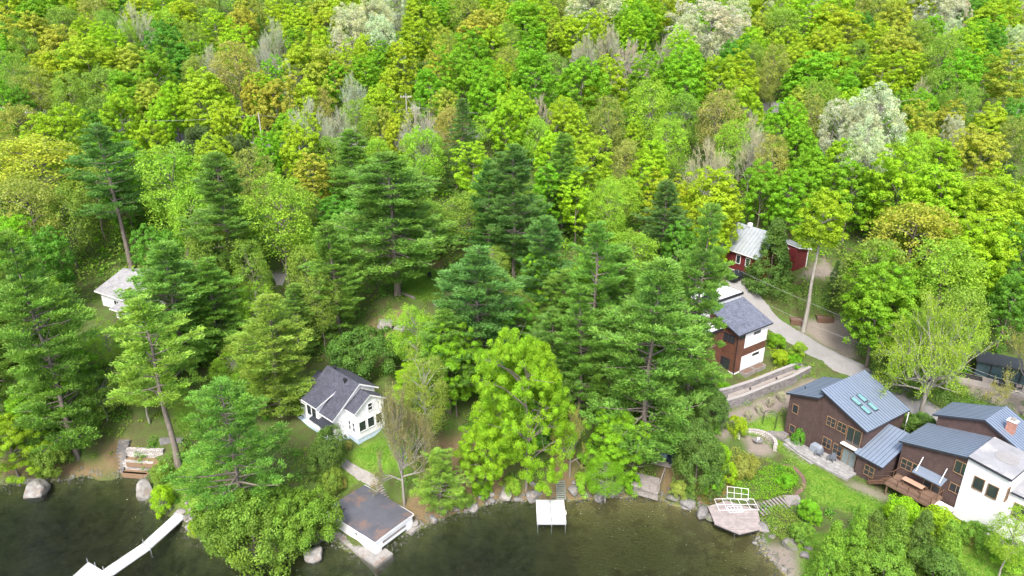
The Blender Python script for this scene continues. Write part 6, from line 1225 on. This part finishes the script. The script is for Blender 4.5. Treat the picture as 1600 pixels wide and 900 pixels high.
# dark pavilion and terrace at right
x_, y_, z_ = hit(1566, 597); PV = empty('dark_pavilion', (x_, y_, z_), -0.55, 'dark glass-walled pavilion under the reddish tree at the right edge', 'pavilion')
DG = plain('dark_teal_glass', (0.02, 0.045, 0.055), (0.03, 0.06, 0.07), 0.12, 1, bstr=0, spec=0.7)
MB().box(-3.4, 5.4, 0.2, 3.6, -0.4, 2.3).build('wall', DG, PV); MB().box(-3.6, 5.6, -0.1, 3.9, 2.3, 2.45).build('roof', DARKTRIM, PV)
for u_ in np.linspace(-3.4, 5.4, 6): MB().box(u_ - .05, u_ + .05, -.02, .19, -.3, 2.29).build('post', BLACKM, PV)
MB().prism([(-6.5, -3.2), (7, -3.6), (7, 0.1), (-6.2, 0.1)], -.6, 0.1).build('terrace_floor', PALEGRAVEL, PV)
for i in range(3):
    c_ = PV.matrix_basis @ Vector((-4.0, -1.4 + i * .5, 0.1)); MB().box(-1.6, 1.6, -.08, .08, 0, .14).build('timber_edging', BLACKM, loc=tuple(c_), rz=-0.55, label='%s of the three dark timbers on the pavilion terrace' % ('nearest', 'middle', 'farthest')[i], cat='timber', group='terrace timbers')
x_, y_, z_ = hit(1572, 608); tb2 = empty('patio_table', (x_, y_, z_ + .1), -0.5, 'black patio table on the pavilion terrace', 'table'); MB().box(-1, 1, -.5, .5, .68, .73).build('top', BLACKM, tb2)
for s_ in (-.85, .85):
    for t_ in (-.4, .4): MB().box(s_ - .03, s_ + .03, t_ - .03, t_ + .03, 0, .68).build('leg', BLACKM, tb2)
for i, (u_, v_, r_) in enumerate(((-1.4, .1, 1.57), (.5, -.9, 3.14), (1.45, 0, -1.57))):
    c_ = tb2.matrix_basis @ Vector((u_, v_, 0)); o = empty('patio_chair', tuple(c_), -0.5 + r_, 'black patio chair %s' % ('at the left end of the black table', 'on the near side of the black table', 'at the right end of the black table')[i], 'chair', 'black patio chairs')
    MB().box(-.24, .24, -.24, .24, .42, .46).build('seat', BLACKM, o); MB().box(-.24, .24, .2, .24, .46, .92).build('backrest', BLACKM, o)
    for a in (-.2, .2):
        for b_ in (-.2, .2): MB().box(a - .02, a + .02, b_ - .02, b_ + .02, 0, .42).build('leg', BLACKM, o)
# car at the end of the driveway
x_, y_, z_ = hit(1150, 436); CR = empty('parked_car', (x_ + 0.3, y_, z_ + .1), math.radians(35), 'dark car with a pale bonnet parked in front of the red house', 'car')
cb = MB(); cb.hexa([(-2.2, -.88, .3), (2.2, -.88, .3), (2.2, .88, .3), (-2.2, .88, .3)], [(-2.15, -.85, .85), (2.15, -.85, .8), (2.15, .85, .8), (-2.15, .85, .85)]); cb.build('body', BLACKM, CR)
MB().hexa([(-1.7, -.82, .853), (1.0, -.82, .853), (1.0, .82, .853), (-1.7, .82, .853)], [(-1.3, -.65, 1.42), (.4, -.65, 1.42), (.4, .65, 1.42), (-1.3, .65, 1.42)]).build('cabin', GLASS, CR)
for a in (-1.4, 1.4):
    for s_ in (-1, 1): MB().tube((a, s_ * .7, .33), (a, s_ * .92, .33), .33, n=14).build('wheel', BLACKM, CR)
# utility poles and wires
POLEM = plain('pole_wood', (0.34, 0.32, 0.29), (0.24, 0.22, 0.2), 0.85, 4)
def pole(px_, py_, topy, label, arms=1, dy=None):
    x_, y_, z_ = hit(px_, py_); h_ = 5
    while proj(x_, y_, z_ + h_)[1] > topy and h_ < 22: h_ += 0.1
    o = empty('utility_pole', (x_, y_, z_), RG.uniform(-.3, .3), label, 'utility pole', 'poles along the hillside road'); MB().tube((0, 0, -.5), (0, 0, h_), 0.15, 0.11, 8).build('shaft', POLEM, o)
    for k in range(arms): MB().box(-1.2, 1.2, -.06, .06, h_ - .9 - k * 1.1, h_ - .72 - k * 1.1).build('crossarm', POLEM, o)
    if arms:
        for s_ in (-1.1, -.5, .5, 1.1): MB().tube((s_, 0, h_ - .72), (s_, 0, h_ - .5), 0.06).build('insulator', WHITE, o)
    return Vector((x_, y_, z_ + h_ - .5))
pA = pole(60, 240, 170, 'leftmost power pole of the hillside road'); pB = pole(416, 268, 176, 'tall pale pole standing by the visible patch of hillside road', 0); pC = pole(638, 218, 146, 'power pole with crossarm, the farther of the middle pair'); pD = pole(650, 228, 164, 'power pole with double crossarm, the nearer of the middle pair', 2)
pE = pole(673, 226, 172, 'plain pole just right of the double crossarm pole', 0); pF = pole(1565, 250, 174, 'power pole near the right edge of the hillside road'); pG = pole(1297, 228, 163, 'short white-topped pole right of centre on the hillside road', 0)
def wire(a, b_, sag, label, r=0.03, n=14, name='power_line'):
    m_ = MB(); pts = [a.lerp(b_, i / n) - Vector((0, 0, sag * 4 * (i / n) * (1 - i / n))) for i in range(n + 1)]
    for p, q in zip(pts[:-1], pts[1:]): m_.tube(p, q, r, n=5, cap=False)
    return m_.build(name, plain('cable_grey', (0.22, 0.23, 0.23), None, 0.6, 2, bstr=0), label=label, cat='power line')
def wp(px_, py_, dist): d_ = ray(px_, py_); d_ = d_ * (dist / d_[1]); return Vector((d_[0], d_[1], CAM_H + d_[2]))
wire(pA + Vector((-60, 0, 0)), pA, 0.6, 'power line running off the left edge from the leftmost pole'); wire(pA, pB, 1.5, 'power line from the leftmost pole to the tall pale pole'); wire(pB, pD, 1.5, 'power line from the tall pale pole to the double crossarm pole'); wire(pD, pC, 0.3, 'short power line between the middle pair of poles')
wire(pD, pG, 2.5, 'long power line from the middle poles towards the right'); wire(pG, pF, 1.0, 'power line between the two poles at the right of the hillside road'); wire(pF, pF + Vector((50, 0, 0)), 0.5, 'power line leaving the right edge')
pl = wp(1487, 572, 84.0); gx, gy = pl.x, pl.y; gzv = gz(gx, gy)
LP = empty('street_lamp', (gx, gy, gzv), 0, 'white street lamp on a grey wooden pole above the hedge behind the blue roofs', 'street lamp'); hp_ = pl.z - gzv
MB().tube((0, 0, -.4), (0, 0, hp_ + .6), 0.16, 0.11).build('pole', POLEM, LP); MB().tube((0, 0, hp_), (0.8, -.5, hp_ + .25), 0.04).build('arm', WHITEM, LP); MB().box(.6, 1.25, -.75, -.35, hp_ + .2, hp_ + .36).build('lamp_head', WHITEM, LP); MB().box(-.25, .1, -.35, .0, hp_ - .9, hp_ - .2).build('transformer', GALVROOF, LP)
wire(wp(1158, 424, 108), wp(1487, 560, 84), 0.5, 'pale cable crossing from the red house trees over the road to the street lamp', 0.022); wire(wp(1166, 458, 101), wp(1350, 538, 90), 0.5, 'thin cable from the white flat roof across the road', 0.018); wire(wp(1487, 562, 84), wp(1640, 612, 78), 0.4, 'upper cable from the street lamp to the right edge', 0.022); wire(wp(1487, 566, 84), wp(1640, 622, 77.5), 0.4, 'lower cable from the street lamp to the right edge', 0.022)
# brown shed on the hillside and curved pipe
x_, y_, z_ = hit(1346, 172); SH = empty('brown_shed', (x_, y_, z_), 0.2, 'small brown shed showing between trees on the right hillside', 'shed'); MB().box(-2, 2, -1.5, 1.5, -.5, 3.2).build('wall', CEDARWOOD, SH); MB().box(-2.3, 2.3, -1.8, 1.8, 3.2, 3.45).build('roof', REDWOOD, SH)
# timber edging and small bench in the clearing
p0, p1 = Vector(hit(628, 459)), Vector(hit(648, 468)); MB().bar(p0 + Vector((0, 0, .2)), p1 + Vector((0, 0, .2)), .3, .3).build('timber_edge', GREYWOOD, label='grey timber edging beside the wide pine of the clearing', cat='edging'); p0, p1 = Vector(hit(678, 476)), Vector(hit(698, 488)); MB().bar(p0 + Vector((0, 0, .2)), p1 + Vector((0, 0, .2)), .3, .3).build('timber_edge', GREYWOOD, label='grey timber edging below the dark pine', cat='edging')
x_, y_, z_ = hit(672, 434); o = empty('black_chair', (x_, y_, z_), 0.4, 'small black chair on the grass of the clearing', 'chair'); MB().box(-.3, .3, -.3, .3, .4, .46).build('seat', BLACKM, o); MB().box(-.3, .3, .25, .3, .46, 1.0).build('backrest', BLACKM, o)
for a in (-.25, .25):
    for b_ in (-.25, .25): MB().box(a - .025, a + .025, b_ - .025, b_ + .025, 0, .4).build('leg', BLACKM, o)

# ------------------------------------------------------------------ labels of the forest trees
ZN = [(28, 'at the top edge'), (60, 'just below the top edge'), (100, 'high on the hillside'), (140, 'halfway up the hillside'), (185, 'just above the hillside road'), (235, 'beside the hillside road'), (330, 'below the hillside road'), (900, 'lower in the wood')]
HIDDEN = {18, 167, 317, 325, 329, 330, 339, 340, 341, 347, 348, 351, 359, 360, 371, 372, 378, 379, 381, 382, 383, 387, 388, 389, 390, 391, 394, 395, 396, 397, 398, 400, 401, 402, 403, 407, 408, 409, 410, 414, 415, 428, 429, 430, 431, 433, 434, 435, 439, 440, 442, 445, 446, 447, 448, 450, 451, 453, 454}      # trees wholly behind others: left out
HIDE_NAMES = {'boulder.012', 'boulder.022', 'boulder.024', 'boulder.036', 'boulder.038', 'boulder.062', 'boulder.064', 'garden_lamp.001', 'power_line', 'power_line.006'}
def drop(o):
    for c in list(o.children): drop(c)
    bpy.data.objects.remove(o)
GONE = set()
for nm_ in HIDE_NAMES:
    o = bpy.data.objects.get(nm_)
    if o: GONE.add(nm_)
for mine, label in RIPS:
    k = 0
    for o in mine:
        if o.name in GONE: continue
        o['label'] = '%s, %s from the left' % (label, ordw(k)); k += 1
for nm_ in GONE: drop(bpy.data.objects[nm_])
groups = {}
for i, (o, cx, cy, code) in enumerate(TREES):
    if i in HIDDEN: continue
    z_ = next(n for y_, n in ZN if cy < y_); t3 = 'left third' if cx < 533 else 'middle third' if cx < 1067 else 'right third'; groups.setdefault((code, z_, t3), []).append((cx, i, o))
for (code, z_, t3), L2 in groups.items():
    L2.sort(key=lambda q: q[0]); n = len(L2)
    for k, (cx, i, o) in enumerate(L2):
        o['label'] = '%s tree %s, %s%s' % (NM[code].replace(' spruce', ''), z_, t3, ', %s from left' % ordw(k) if n > 1 else ''); o['group'] = 'trees of the hillside forest'
        o['category'] = {'L': 'broadleaf tree', 'G': 'broadleaf tree', 'D': 'broadleaf tree', 'Y': 'broadleaf tree', 'O': 'broadleaf tree', 'W': 'pale tree', 'N': 'bare tree', 'E': 'evergreen', 'P': 'spruce'}.get(code, 'budding tree')
for i in HIDDEN: drop(TREES[i][0])
